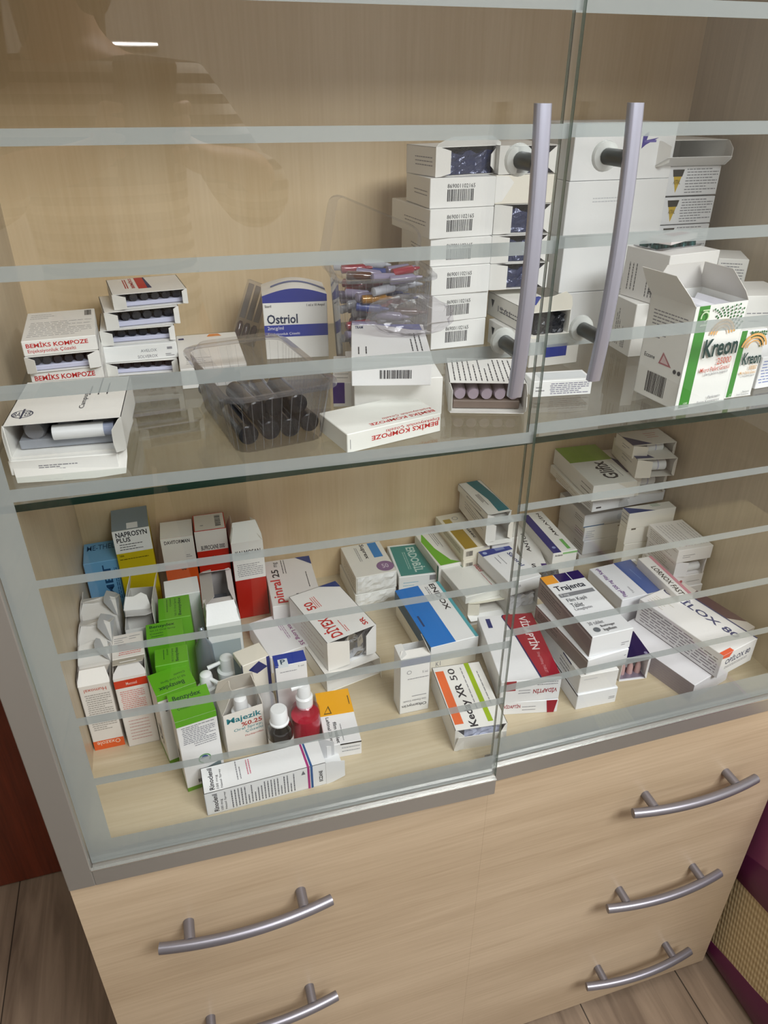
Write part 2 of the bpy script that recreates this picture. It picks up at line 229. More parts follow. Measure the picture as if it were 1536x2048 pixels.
# ---------------------------------------------------------------- room shell
W=.916; ZB=-.622; TOP=.96; D=.447; TH=math.radians(1.943)
def floor_mat():
    m=bpy.data.materials.new('laminate_floor'); m.use_nodes=True; nt=m.node_tree; b=nt.nodes['Principled BSDF']; N=nt.nodes.new; L=nt.links.new
    g=N('ShaderNodeNewGeometry'); sx=N('ShaderNodeSeparateXYZ'); L(g.outputs['Position'],sx.inputs[0])
    def mth(op,a_,b_): q=N('ShaderNodeMath'); q.operation=op; (L(a_,q.inputs[0]) if not isinstance(a_,(int,float)) else None); q.inputs[1].default_value=b_; return q.outputs[0]
    u_=mth('MULTIPLY',mth('SUBTRACT',sx.outputs[0],.8675),1/.1865); fr_=mth('FRACT',mth('ADD',u_,.006),0); gap=mth('GREATER_THAN',fr_,.012)
    wn=N('ShaderNodeTexWhiteNoise'); wn.noise_dimensions='1D'; L(mth('FLOOR',u_,0),wn.inputs['W']); tone=N('ShaderNodeMapRange'); tone.inputs['To Min'].default_value=.8; tone.inputs['To Max'].default_value=1.0; L(wn.outputs['Value'],tone.inputs[0])
    gp=N('ShaderNodeMapRange'); gp.inputs['To Min'].default_value=.18; gp.inputs['To Max'].default_value=1; L(gap,gp.inputs[0])
    bt_=N('ShaderNodeMath'); bt_.operation='MULTIPLY'; L(tone.outputs[0],bt_.inputs[0]); L(gp.outputs[0],bt_.inputs[1])
    m2=N('ShaderNodeMapping'); m2.inputs['Scale'].default_value=(30,2.2,1); L(g.outputs['Position'],m2.inputs['Vector'])
    n=N('ShaderNodeTexNoise'); n.inputs['Scale'].default_value=1.2; n.inputs['Detail'].default_value=6; n.inputs['Distortion'].default_value=1.2; L(m2.outputs[0],n.inputs['Vector'])
    r=N('ShaderNodeValToRGB'); r.color_ramp.elements[0].position=.3; r.color_ramp.elements[0].color=(*lin('6B5949'),1); r.color_ramp.elements[1].position=.72; r.color_ramp.elements[1].color=(*lin('9C8771'),1)
    L(n.outputs['Fac'],r.inputs[0]); mx=N('ShaderNodeMix'); mx.data_type='RGBA'; mx.blend_type='MULTIPLY'; mx.inputs[0].default_value=1
    L(r.outputs[0],mx.inputs[6]); L(bt_.outputs[0],mx.inputs[7]); L(mx.outputs[2],b.inputs['Base Color']); b.inputs['Roughness'].default_value=.45; return m
def wall_box(name,a,b,m):
    mb=MB(); mb.box(a,b,m); return structure(mb.build(name))
WALL=mat('painted_wall','D5D2CC',.8,bump=.1,bs=60)
X0,X1,Y0,Y1=-1.6,2.7,-3.3,.55
wall_box('floor',(X0,Y0,FLZ-.05),(X1,Y1,FLZ),floor_mat())
wall_box('ceiling',(X0,Y0,CEIL),(X1,Y1,CEIL+.05),mat('ceiling_paint','E6E3DC',.9))
wall_box('wall_back',(X0,Y1,FLZ),(X1,Y1+.05,CEIL),WALL)
wall_box('wall_left',(X0-.05,Y0,FLZ),(X0,Y1,CEIL),WALL); wall_box('wall_right',(X1,Y0,FLZ),(X1+.05,Y1,CEIL),WALL)
wall_box('wall_front',(X0,Y0-.05,FLZ),(X1,Y0,CEIL),WALL)
# cherry wood door in the back wall, left of the cabinet
CH=wood('cherry_wood_dark','74301A','451A0D',2,.6,.35)
mb=MB(); mb.box((-1.05,.515,FLZ+.004),(-.155,.55,CEIL-.3),CH); d1=structure(mb.build('door_1'))
mb=MB(); mb.box((-.155,.50,FLZ),(-.085,.55,CEIL-.26),wood('cherry_gap_shade','3B150C','260C06',2,.6,.4)); structure(mb.build('gap_shade_1'))  # dark strip painting the shaded gap between door and cabinet
# ---------------------------------------------------------------- display cabinet
cab=thing('display_cabinet','tall maple laminate cabinet with two glass doors above six drawer fronts','cabinet',(0,0,ZB-.0))
cab.location=(W/2,D/2,FLZ)
def cpart(mb,name,m=None):
    o=mb.build(name); o.parent=cab; o.matrix_parent_inverse=Matrix.Translation(-Vector(cab.location)); return o
T=.018
mb=MB(); mb.box((.0005,.021,ZB),(T,D+.01,TOP),GREYWOOD); cpart(mb,'side_panel')
mb=MB(); mb.box((W-T,.021,ZB),(W-.0005,D+.01,TOP),GREYWOOD); cpart(mb,'side_panel')
mb=MB(); mb.box((T,D,ZB),(W-T,D+.008,TOP),MAPLE_Z); cpart(mb,'back_panel')
mb=MB(); mb.box((T,.024,-.0103),(W-T,D,.0077),MAPLE_F); cpart(mb,'base_board')
mb=MB(); mb.box((0,-.002,TOP),(W,D+.01,TOP+.018),MAPLE_X); cpart(mb,'top_board')
mb=MB(); mb.box((.03,.05,FLZ),(W-.03,D-.03,ZB),mat('plinth','3A332B',.7)); cpart(mb,'plinth')
mb=MB(); mb.box((T,.030,.4165),(W-T,D-.002,.4222),SHELFGLASS); mb.box((T,.0294,.4163),(W-T,.0300,.4224),DKEDGE); cpart(mb,'glass_shelf')
ccol=(('left',.0004,W/2-.00006),('right',W/2+.00006,W-.0004)); rows=[(-.0008,-.2073),(-.20745,-.4147),(-.41485,ZB)]
for ci,(nm,xa,xb) in enumerate(ccol):
    for ri,(zt,zb) in enumerate(rows):
        mb=MB(); mb.box((xa,.0,zb),(xb,.018,zt),MAPLE_X); f=cpart(mb,'drawer_front')
        hx=.1035 if ci==0 else .6885; hz=(zt+zb)/2+.001
        mb=MB(); L=.19
        for k in(0,1):
            x=hx+.126*k; mb.tube([(x,0,hz),(x,-.023,hz)],.0060,ALUH,16)
        pts=[]
        for i in range(25):
            s=i/24*2-1; x=hx+.063+s*L/2; pts.append((x,-.0215-.0095*(1-s*s),hz))
        mb.tube(pts,.0062,ALUH,16); o=mb.build('handle',f)
def door(side):
    # local x from hinge to the free edge (right door is mirrored), y out of the cabinet = -y
    s=1 if side=='left' else -1; w_=W/2-.0006; ZT=TOP-.002
    mb=MB(); fy0,fy1=-.0015,.020
    def bx(xa,za,xb,zb,y0=fy0,y1=fy1): mb.box((min(s*xa,s*xb),y0,za),(max(s*xa,s*xb),y1,zb),ALU,ch=.0008)
    bx(0,.0008,.0255,ZT); bx(.0256,.0008,w_,.0245); bx(.0256,ZT-.0255,w_,ZT)
    # bright inner lips of the profiles
    LIP=mat('profile_lip','CFCEC8',.25,.8)
    mb.box((min(s*.0256,s*w_),-.0022,.0243),(max(s*.0256,s*w_),.0015,.0258),LIP)
    fr=mb.build('glass_door'); fr.parent=cab; fr.matrix_parent_inverse=Matrix.Translation(-Vector(cab.location))
    if side=='left': fr.location=(0,0,0); fr.rotation_euler=(0,0,-TH)
    else: fr.location=(W,0,0)
    g=MB(); xa,xb=.0262,w_; za,zb=.0262,ZT-.026; y0,y1=.0012,.0058
    Q=lambda x,y,z:(s*x,y,z)
    g.add([Q(xa,y0,za),Q(xb,y0,za),Q(xb,y0,zb),Q(xa,y0,zb)],[(0,1,2,3)],GLASS); g.add([Q(xa,y1,za),Q(xb,y1,za),Q(xb,y1,zb),Q(xa,y1,zb)],[(0,3,2,1)],GLASS)
    g.add([Q(xb,y0,za),Q(xb,y1,za),Q(xb,y1,zb),Q(xb,y0,zb)],[(0,1,2,3)],EDGE)
    for e in(-.0003,): g.add([Q(xb+.00005,y0,za),Q(xb+.00005,y0+.0012,za),Q(xb+.00005,y0+.0012,zb),Q(xb+.00005,y0,zb)],[(0,1,2,3)],DKEDGE)
    yb=y1+.00015
    def band(x0,z0,x1,z1): g.add([Q(x0,yb,z0),Q(x1,yb,z0),Q(x1,yb,z1),Q(x0,yb,z1)],[(0,1,2,3)],FROST)
    bi=.050
    band(xa,za,bi,zb); band(bi,za,xb,.0575 if side=='left' else .064)
    for i in range(9):
        zt=.7497-.0757*i if i else .7497; hgt=.0098 if i<5 else (.0088 if i<8 else .0078)
        if i==0: hgt=.0096
        zt=[.750,.6765,.6010,.5250,.4480,.3685,.2945,.2210,.1440][i]; hgt=[.0096,.0092,.0095,.0105,.0103,.0078,.0080,.0095,.0095][i]
        band(bi,zt-hgt,xb,zt)
    for zt in(.8255,.901): band(bi,zt-.0096,xb,zt)
    g.build('glass_pane',fr)
    hx=.4195 if side=='left' else W-.4942
    h=MB()
    for z in(.6553,.5303):
        h.lathe([(0,0),(.0098,0),(.0105,.001),(.0098,.004),(.0045,.005)],RUBBER,24)
        n=24*5; vs=h.v[-n:]; h.v=h.v[:-n]+[(s*hx+v[0],y0-v[2],z+v[1]) for v in vs]
        h.tube([(s*hx,y0-.004,z),(s*hx,-.030,z)],.0056,ALUG,16)
    pts=[];
    for i in range(25):
        t=i/24*2-1; pts.append((s*hx,-.0285-.0065*(1-t*t),.5928+t*.0965))
    # flattened rounded bar
    for p in range(1):
        vs=[];seg=16
        for (x,y,z) in pts:
            for k in range(seg):
                a=2*math.pi*k/seg; ca,sa=math.cos(a),math.sin(a)
                vs.append((x+.0054*math.copysign(abs(ca)**.6,ca),y+.0040*math.copysign(abs(sa)**.6,sa),z))
        fs=[(i*seg+k,i*seg+(k+1)%seg,(i+1)*seg+(k+1)%seg,(i+1)*seg+k) for i in range(24) for k in range(seg)]+[tuple(range(seg)),tuple(24*seg+k for k in range(seg))]
        h.add(vs,fs,ALUD,True)
    h.build('handle',fr)
door('left'); door('right')
# ---------------------------------------------------------------- purple and beige quilted storage bag to the right of the cabinet
def quilt_mat():
    m=bpy.data.materials.new('beige_quilted_fabric'); m.use_nodes=True; nt=m.node_tree; b=nt.nodes['Principled BSDF']; N=nt.nodes.new; L=nt.links.new
    tc=N('ShaderNodeTexCoord'); mp=N('ShaderNodeMapping'); mp.inputs['Rotation'].default_value=(math.radians(8),0,0); L(tc.outputs['Object'],mp.inputs[0])
    w1=N('ShaderNodeTexWave'); w1.bands_direction='Z'; w1.inputs['Scale'].default_value=22; w1.inputs['Distortion'].default_value=1; L(mp.outputs[0],w1.inputs[0])
    w2=N('ShaderNodeTexWave'); w2.bands_direction='Y'; w2.inputs['Scale'].default_value=55; L(mp.outputs[0],w2.inputs[0])
    a=N('ShaderNodeMath'); a.operation='ADD'; L(w1.outputs['Fac'],a.inputs[0]); L(w2.outputs['Fac'],a.inputs[1])
    u=N('ShaderNodeBump'); u.inputs['Strength'].default_value=.35; u.inputs['Distance'].default_value=.0025; L(a.outputs[0],u.inputs['Height']); L(u.outputs[0],b.inputs['Normal'])
    r=N('ShaderNodeValToRGB'); r.color_ramp.elements[0].color=(*lin('B39E76'),1); r.color_ramp.elements[1].color=(*lin('C9B48B'),1); L(w1.outputs['Fac'],r.inputs[0]); L(r.outputs[0],b.inputs['Base Color']); b.inputs['Roughness'].default_value=.9; return m
SAT=mat('purple_satin','5A2040',.38,0,.5,bump=.5,bs=22); SAT2=mat('pink_satin','8A4668',.35,0,.5,bump=.4,bs=18)
bag=thing('quilted_storage_bag','beige quilted storage bag with purple satin edges standing right of the cabinet','bag',(1.16,-.12,FLZ))
def bagpart(mb,n): 
    o=mb.build(n); o.parent=bag; o.matrix_parent_inverse=Matrix.Translation(-Vector(bag.location)); return o
XB=.9375
mb=MB(); mb.box((XB,-.62,FLZ+.012),(1.38,.38,-.10),quilt_mat(),ch=.012); bagpart(mb,'quilted_body')
def strip(y,z0,z1,x,m,name,wob=.004,seed=1):
    rg=random.Random(seed); mb=MB(); n=24; vs=[]; t=.004
    for i in range(n+1):
        yy=y[0]+(y[1]-y[0])*i/n; a=z0(yy); b=z1(yy)+rg.uniform(-wob,wob)*.5
        for z,dx in((a,0),(a+(b-a)*.33,-.004-rg.random()*wob*.5),(a+(b-a)*.66,-.004-rg.random()*wob*.5),(b,0)): vs.append((x+dx-t*.2,yy,z))
        vs+=[(x+t,yy,b),(x+t,yy,a)]
    fs=[(i*6+k,i*6+(k+1)%6,(i+1)*6+(k+1)%6,(i+1)*6+k) for i in range(n) for k in range(6)]+[tuple(range(6)),tuple(n*6+k for k in range(6))]
    mb.add(vs,fs,m,True); return bagpart(mb,name)
strip((-.62,.38),lambda y:FLZ+.008,lambda y:-.5945-(y-.0067)*.277,XB,SAT,'satin_edging',.003,3)
strip((-.62,.38),lambda y:-.4148-(y-.008)*.16,lambda y:-.345-(y)*.35,XB,SAT,'satin_edging',.006,5)
strip((-.62,.38),lambda y:-.352-(y)*.35,lambda y:-.10,XB+.001,SAT2,'satin_cover',.004,9)
mb=MB(); mb.tube([(XB+.01,-.62,FLZ+.008),(XB+.01,.38,FLZ+.008)],.006,mat('dark_piping','2A1A22',.5),8); bagpart(mb,'piping')
# ---------------------------------------------------------------- contents of opened cartons
DARKP=mat('dark_blister_plastic','23252E',.12,0,.6,coat=.3); NAVYP=mat('navy_crinkled_foil','2A3358',.2,.2,.6,bump=1,bs=130)
CLEARB=mat('blue_grey_plastic','9AA3BC',.15,0,.6); SILV=mat('silver_foil','B9BBC0',.18,.95,bump=.5,bs=120); WHITEP=mat('white_plastic','F0F2F4',.3,0,.5)
AMBER=mat('amber_glass','4A2310',.08,0,.6,coat=.5); LIL=mat('lilac_strip','C9CBE2',.3)
def world_in(key,lx,ly,lz,g=None):
    x,y,z,yaw,w,d,h=g or SP[key]; a=math.radians(yaw); return (x+lx*math.cos(a)-ly*math.sin(a),y+lx*math.sin(a)+ly*math.cos(a),z+lz)
def tray(key,label,m=None,low=LIL,n=5,setback=.003,group=None,wf=(.06,.94),hf=.8,g=None,name='ampoule_tray',cat='ampoule tray'):
    """a filled plastic tray lying in a carton whose front end is open"""
    x,y,z,yaw,w,d,h=g or SP[key]; m=m or DARKP; w2=w*(wf[1]-wf[0]); x0=w*wf[0]; th=thing(name,label,cat,world_in(key,x0+w2/2,d/2,.0012,g),math.radians(yaw),group)
    mb=MB(); mb.box((-w2/2,-d/2+setback,0),(w2/2,d/2-.004,h*.28),low,ch=.0008); mb.build('tray',th)
    for i in range(n):
        mb=MB(); r=min(w2/n/2*.97,h*hf/2-.001); cx=-w2/2+w2*(i+.5)/n; zz=h*.28+ (h*hf-h*.28)*.48; rr=min(r,(h*hf-h*.28)*.62)
        mb.tube([(cx,-d/2+setback+.002,zz),(cx,-d/2+setback+.006,zz),(cx,d/2-.008,zz)],[rr*.8,rr,rr],m,12); mb.build('ampoule',th)
    return th
def foil_pack(key,label,m,setback=.004,hf=.82,wf=(.14,.9),name='foil_pack',cat='foil pack',g=None,seed=0):
    x,y,z,yaw,w,d,h=g or SP[key]; w2=w*(wf[1]-wf[0]); mb=MB(); nx,nz=9,5; rg=random.Random(seed+5); d2=d-setback-.006; hh=h*hf
    vs=[];idx={}
    def P(i,j,k):
        return (-w2/2+w2*i/nx,-d2/2+d2*j+(rg.uniform(-.0016,.0016) if j==0 else 0),hh*k/nz*(.9+.1*math.sin(i*1.7+seed)))
    for j in(0,1):
        for i in range(nx+1):
            for k in range(nz+1): idx[i,j,k]=len(vs); vs.append(P(i,j,k))
    fs=[]
    for j in(0,1):
        for i in range(nx):
            for k in range(nz): fs.append((idx[i,j,k],idx[i+1,j,k],idx[i+1,j,k+1],idx[i,j,k+1]))
    for i in range(nx):
        for k in(0,nz): fs.append((idx[i,0,k],idx[i+1,0,k],idx[i+1,1,k],idx[i,1,k]))
    for k in range(nz):
        for i in(0,nx): fs.append((idx[i,0,k],idx[i,0,k+1],idx[i,1,k+1],idx[i,1,k]))
    mb.add(vs,fs,m); o=mb.build(name); o.location=world_in(key,w*wf[0]+w2/2,setback+d2/2,.0012,g); o.rotation_euler=(0,0,math.radians(yaw)); return tag(o,label,cat)
SP.update({'draw':(.335,.118,.4222,-9,.085,.09,.0382),'opi2':(.757,.036,.0077,16,.076,.135,.029),'enc2':(.452,.186,.0077,3,.069,.132,.0258),'tra3':(.537,.262,.0077,-1,.064,.105,.0215),'gre2':(.519,.338,.0077,2.5,.040,.10,.0328),
 'gold2':(.556,.333,.0077,3,.045,.104,.034),'gold3':(.557,.332,.0421,2,.045,.104,.0352),'tea3':(.603,.332,.0077,0,.043,.105,.0475),'tea4':(.603,.332,.0556,0,.043,.105,.0475),'sin2':(.594,.243,.0077,7,.05,.085,.0295),'sin3':(.592,.241,.0376,7,.05,.088,.0305),
 'amv3':(.692,.303,.0077,-1,.041,.12,.0515),'amv4':(.646,.298,.0077,-14,.034,.145,.0365),'fla2':(.742,.186,.0077,3,.08,.08,.0415),'lor2':(.806,.152,.0077,-1,.022,.098,.0463),
 'q2':(.838,.206,.0745,-2,.052,.074,.0262),'q3':(.836,.204,.0545,-1,.054,.076,.0195),'q5':(.838,.202,.0077,-1,.054,.078,.0463),'q4b':(.8065,.2895,.0855,-1.9,.08,.02,.0278),'q4c':(.808,.2895,.0077,-1.9,.078,.02,.0772),
 's1':(.742,.331,.1475,-4,.083,.106,.0142),'s6':(.778,.359,.0077,0,.078,.08,.0195),'t3':(.820,.33,.1475,-4,.07,.085,.0400),'n4':(.773,.33,.5145,0,.099,.09,.0312),'n5':(.771,.33,.483,0,.1,.09,.0312),'n6':(.774,.33,.4526,0,.098,.09,.030),'n7':(.772,.33,.4222,0,.1,.09,.030),
 'bem4':(.042,.232,.4222,2,.067,.094,.0185),'r0':(.834,.2545,.4222,-30,.034,.058,.0557)})
SP['r1']=(.833,.254,.4785,-30.6,.035,.059,.04); SP['bem3']=SP['bem3'][:2]+(.4412,)+SP['bem3'][3:]
SP['rino']=SP['rino'][:6]+(.035,)
DK='2B2B33'; GY='8C8C92'; RED='C22A2A'; NVY='1F2C62'
W1='EDECE8'
# ================= upper glass shelf =================
L6=[('T','l',.06,.1,.95,.62,9,GY),('T','l',.06,.72,.4,.92,3,GY),('T','b',.85,.75,.95,.95)]
carton('bay2','white carton under the opened carton at the left front of the glass shelf',W1,[('F','l',.25,.22,.62,.62,3,GY)])
th=carton('bay','opened white carton with a round cross logo at the left front of the glass shelf',W1,[('T','o',.12,.22,.0085,'3A3F55',0,360,.88),('T','t','BAYER',.045,.17,.2,.27,'3A3F55'),('T','r',.112,.12,.13,.33,'3A3F55'),('T','l',.62,.55,.86,.98,3,DK,90),('T','t','Campus',.6,.25,.66,.6,DK,90)],open='F',
  flaps=[('b',.022,150,.03,'DAD8D3',.001),('R',.018,70,.15,'E6E5E0',.002),('L',.014,80,.1,'E6E5E0',.001)])
tray('bay','clear vial tray inside the opened carton with the round cross logo',mat('smoky_clear_plastic','7E8086',.1,0,.7,coat=.4),n=3,low=mat('pale_insert','989DA6',.4),setback=.012,name='vial_tray',cat='vial tray')
mb=MB(); x,y,z,yaw,w,d,h=SP['bay']; mb.tube([(-.022,0,0),(.018,0,0)],.0062,WHITEP,16); mb.tube([(.018,0,0),(.026,0,0)],.0055,CLEARB,16); o=mb.build('medicine_vial'); o.location=world_in('bay',w*.62,.010,.0152); o.rotation_euler=(0,0,math.radians(yaw)); tag(o,'white labelled vial lying at the mouth of the carton with the round cross logo','vial')
bemP=[('F','T','BEMİKS KOMPOZE',.05,.52,.88,.9,RED),('F','t','Enjeksiyonluk Çözelti',.06,.12,.7,.42,RED)]
carton('bem1','white and red BEMİKS KOMPOZE carton topmost of the stack beside the left panel',W1,L6+bemP,group='BEMİKS KOMPOZE cartons')
carton('bem2','opened white carton showing dark ampoules, between two BEMİKS KOMPOZE cartons',W1,[('L','l',.1,.2,.9,.7,3,GY)],open='F',flaps=[('L',.012,35,.12),('R',.014,35,.1)])
tray('bem2','dark ampoule tray in the open carton of the BEMİKS stack',n=6)
carton('bem3','white and red BEMİKS KOMPOZE carton, lower one with red lettering in its stack',W1,bemP,group='BEMİKS KOMPOZE cartons')
carton('bem4','white carton at the bottom of the BEMİKS KOMPOZE stack',W1,bemP,group='BEMİKS KOMPOZE cartons')
od={'st1':'topmost','st2':'second from top','st3':'third from top','st5':'lowest'}
for k,n in od.items():
    P=[('L','l',.1,.2,.9,.8,3,GY)]
    if k=='st1': P=[('T','r',.38,.25,.5,.98,RED),('T','p',[(.5,.25),(.56,.25),(.52,.98),(.5,.98)],NVY),('T','T','BEMİKS',.28,.3,.34,.95,RED,90),('T','l',.2,.3,.26,.9,2,RED,90)]+P
    carton(k,'opened white carton of dark ampoules, %s of the stack beside BEMİKS'%n,W1,P,open='F',flaps=[('L',.016,30,.12),('R',.008,35,.1)],group='opened ampoule cartons in the left stack')
    tray(k,'dark ampoule tray showing in the carton %s of the left ampoule stack'%n,n=6,setback=.005)
carton('st4','closed white carton with faint grey print, fourth from top in the stack of opened cartons','EFF0EF',[('F','t','AVELOX',.5,.52,.72,.7,GY),('F','t','SOLVEROX',.45,.14,.72,.34,GY),('F','r',.86,.6,.93,.75,GY),('F','l',.83,.15,.95,.35,2,GY)])
# Ostriol
ost=carton('ostr','tall white Ostriol carton with two blue bands and a bulging lid',W1,[('F','r',.0,.90,1,1,'27348F'),('F','r',0,.36,1,.55,'2A3A9C'),('F','T','Ostriol',.05,.57,.53,.72,'23304F'),('F','t','2mcg/ml',.05,.46,.3,.53,'E8E8F0'),('F','t','Enjeksiyonluk Çözelti',.05,.38,.55,.43,'E8E8F0'),('F','t','1 ml x 10 Ampul',.68,.82,.96,.87,DK),('F','t','Steril',.03,.83,.13,.87,DK)])
x,y,z,yaw,w,d,h=SP['ostr']; mb=MB(); n=14; vs=[]; 
for i in range(n+1):
    u=i/n; b=.010*math.sin(math.pi*u)+.0008
    for yy in(-d/2,-d*.2,d*.2,d/2): vs.append((-w/2+w*u,yy,h+b*(1 if abs(yy)<d*.3 else .75)))
fs=[(i*4+k,(i+1)*4+k,(i+1)*4+k+1,i*4+k+1) for i in range(n) for k in range(3)]
mb.add(vs,fs,paper(W1),True); k0=len(vs)
vs2=[v for v in vs]; 
for i in range(n): pass
mb.add([(v[0],v[1]-.0002,h) for v in vs[0::4]]+[(v[0],v[1]-.0002,v[2]) for v in vs[0::4]],[(i,i+1,n+2+i,n+1+i) for i in range(n)],ink('27348F'))
mb.add([(v[0],v[1]*.3,v[2]*1.0+.0006) for v in vs[1::4]]+[(v[0],v[1]*.9,v[2]+.0006) for v in vs[1::4]],[(i,i+1,n+2+i,n+1+i) for i in range(2,n)],ink('5F6FA8'))
lid=mb.build('bulging_lid',ost)
# small carton on top of the sketched one
carton('draw','white carton with a black bracket mark, beneath the carton with the blue wedge',W1,[('T','r',.40,.05,.415,.5,DK),('T','r',.40,.05,.8,.09,DK),('T','r',.785,.05,.80,.5,DK)])
carton('hbox','white carton with a blue wedge and a bar code, before the ampoule tub','EEEFF0',[('T','p',[(.35,1),(.95,1),(.97,.8),(.8,.82)],'2A3A9C'),('T','T','TRAM',.05,.86,.16,.95,NVY),('T','l',.75,.15,.93,.7,3,DK,90),('T','l',.07,.08,.12,.35,1,DK,90),('T','l',.17,.08,.21,.45,1,DK,90),('F','b',.35,.25,.75,.55),('F','r',0,.86,1,.88,'D4D4D6')])
carton('bemL','flat white BEMİKS KOMPOZE carton with upside-down red lettering at the shelf front','F1F2EC',[('F','T','BEMİKS KOMPOZE',.25,.3,.97,.62,RED,180),('F','t','Enjeksiyonluk Çözelti',.4,.64,.98,.85,RED,180),('T','T','BEMİKS KOMPOZE',.28,.08,.98,.2,RED,180),('T','t','Enjeksiyonluk Çözelti',.45,.24,.98,.32,RED,180),('F','r',.03,.2,.035,.7,GY)])
carton('purpleb','narrow white carton with a violet panel beside the clamshell tub',W1,[('F','r',0,.15,.6,1,'4B3584'),('T','l',.1,.1,.9,.9,6,DK),('R','r',.3,.2,.8,.9,'6B55A0')])
carton('clip','white carton with a blue mark seen through the lid of the clamshell tub',W1,[('T','r',.03,.85,.12,.9,NVY),('T','p',[(.5,.9),(.75,.9),(.7,.98),(.55,.98)],'E08A3C'),('T','l',.1,.1,.5,.3,4,GY)])
# seven high white stack
ordn=['topmost','second from top','third from top','fourth from top','fifth from top','sixth from top','lowest']
for i in range(1,8):
    k='w%d'%i; P=[('F','b',.26,.22,.66,.62),('F','t','869001102165',.26,.66,.68,.8,DK),('L','l',.35,.35,.9,.6,2,GY)]
    if i==1:
        carton(k,'opened white carton topmost of the seven-high bar code stack',W1,[('L','l',.3,.3,.9,.7,3,GY)],open='F',flaps=[('L',.018,25,.12),('R',.018,15,.3),('T',.012,150,.2)]); foil_pack(k,'blue crinkled foil pack in the topmost carton of the seven-high stack',NAVYP)
    else: carton(k,'white carton with a bar code end, %s in the seven-high stack'%ordn[i-1],'EFEFED',P,group='bar code cartons in the seven-high stack')
for i in range(1,6):
    k='c%d'%i; nm=['top','second','third','fourth','fifth'][i-1]
    if i==2: carton(k,'cream closed carton with a torn flap behind the left door handle','EEE9DC',[('F','p',[(0,.98),(.2,.97),(.3,.75),(.12,.1),(0,.05)],'F2F1EE')])
    else:
        carton(k,'opened white carton behind the left door handle, %s in its column'%nm,W1,[],open='F',flaps=[('L',.022,18,.05),('R',.020,25,.25)],group='opened cartons behind the left door handle')
        foil_pack(k,'navy foil pack inside the %s carton behind the left door handle'%nm,NAVYP,seed=i)
# wide white cartons
for i,n in zip((1,2,3,4),('topmost','second','third','lowest')):
    P=[('F','p',[(.66,.78),(.72,.86),(.70,.7),(.82,.74),(.70,.62),(.66,.55)],'4B4192'),('F','r',.68,.66,.8,.70,'6A60A8')] if i==1 else ([('F','l',.25,.6,.5,.72,2,'C6C8CC')] if i==2 else [])
    carton('big%d'%i,{1:'large blank white carton with a purple pen scribble, topmost behind the right door handle',2:'large blank white carton directly under the scribbled one',3:'large blank white carton third from top behind the right door handle',4:'large blank white carton at the bottom of the stack behind the right handle'}[i],'F0F1F1',P)
nP=[('F','p',[(.30,.88),(.46,.88),(.38,.1)],'C9A92E'),('F','p',[(.295,.9),(.465,.9),(.445,.66),(.315,.66)],'35322C'),('F','t','ASTRAL',.33,.4,.43,.55,'4A3C12'),('F','l',.5,.06,.97,.95,9,'8A8C92'),('F','r',0,.0,1,.02,'A9ABAF')]
carton('n1','opened white carton with a long folded-out flap above the warning label cartons',W1,[],open='F',flaps=[('b',.024,60,.04,'F2F2F2'),('R',.022,75,.3),('L',.02,60,.2)])
mb=MB(); 
for k,n in (('n2','upper'),('n3','second'),('n4','third'),('n5','fourth'),('n6','fifth'),('n7','lowest')):
    carton(k,'white carton with a yellow warning triangle, %s of the column by the right panel'%n,'E9EBEE',nP,group='warning triangle cartons')
carton('r0','white carton under the turned carton by the right cabinet panel',W1); carton('r1','white carton turned sideways with grey print by the right cabinet panel',W1,[('F','l',.1,.3,.9,.9,7,GY)])
gl=[('L','l',.55,.1,.9,.6,5,DK,90),('L','l',.1,.15,.35,.7,3,DK,90),('L','b',.66,.18,.95,.62,1)]
carton('gbox2','white carton standing under the bar code carton left of the Kreon boxes','E4E2DE',[('L','l',.15,.1,.4,.8,3,DK,90),('L','l',.5,.1,.7,.5,3,DK,90)])
carton('gbox1','white carton with vertical small print left of the Kreon boxes, upper one','E6E4E1',gl)
x,y,z,yaw,w,d,h=SP['gbox1']; g1=(x+.01,y+.02,z+h+.0006,18,.06,.035,.004)
def blister_pack(g,label,m1,m2,n=(5,2),rows=2,name='blister_pack',cat='blister pack',rot=None):
    x,y,z,yaw,w,d,h=g; mb=MB(); mb.box((-w/2,-d/2,0),(w/2,d/2,.0008),m1); 
    for i in range(n[0]):
        for j in range(n[1]):
            cx=-w/2+w*(i+.5)/n[0]; cy=-d/2+d*(j+.5)/n[1]; r=min(w/n[0],d/n[1])*.38
            mb.lathe([(r,.0008),(r*.9,h*.7),(r*.5,h),(0,h)],m2,12,(cx,cy,0))
    o=mb.build(name); o.location=(x,y,z); o.rotation_euler=rot or (0,0,math.radians(yaw)); return tag(o,label,cat)
bg=world_in('gbox1',.04,.045,SP['gbox1'][6]+.0005); blister_pack((bg[0],bg[1],bg[2],10,.07,.035,.006),'silver and teal blister strip lying on the carton left of Kreon',SILV,mat('teal_foil','2E5F60',.2,.6))
bg=world_in('gbox1',.035,.02,SP['gbox1'][6]+.0085); mb=MB(); mb.box((-.032,-.014,0),(.032,.014,.006),paper('E5DCDC'),ch=.0006); prints(mb,.064,.028,.006,[('T','p',[(.3,.3),(.9,.2),(.9,.6),(.4,.8)],'B9737C')]); o=mb.build('leaflet_pack'); o.location=(bg[0]-.004,bg[1]+.012,bg[2]); o.rotation_euler=(0,0,.5); tag(o,'folded pink and white leaflet pack lying on top of the blister strip','leaflet')
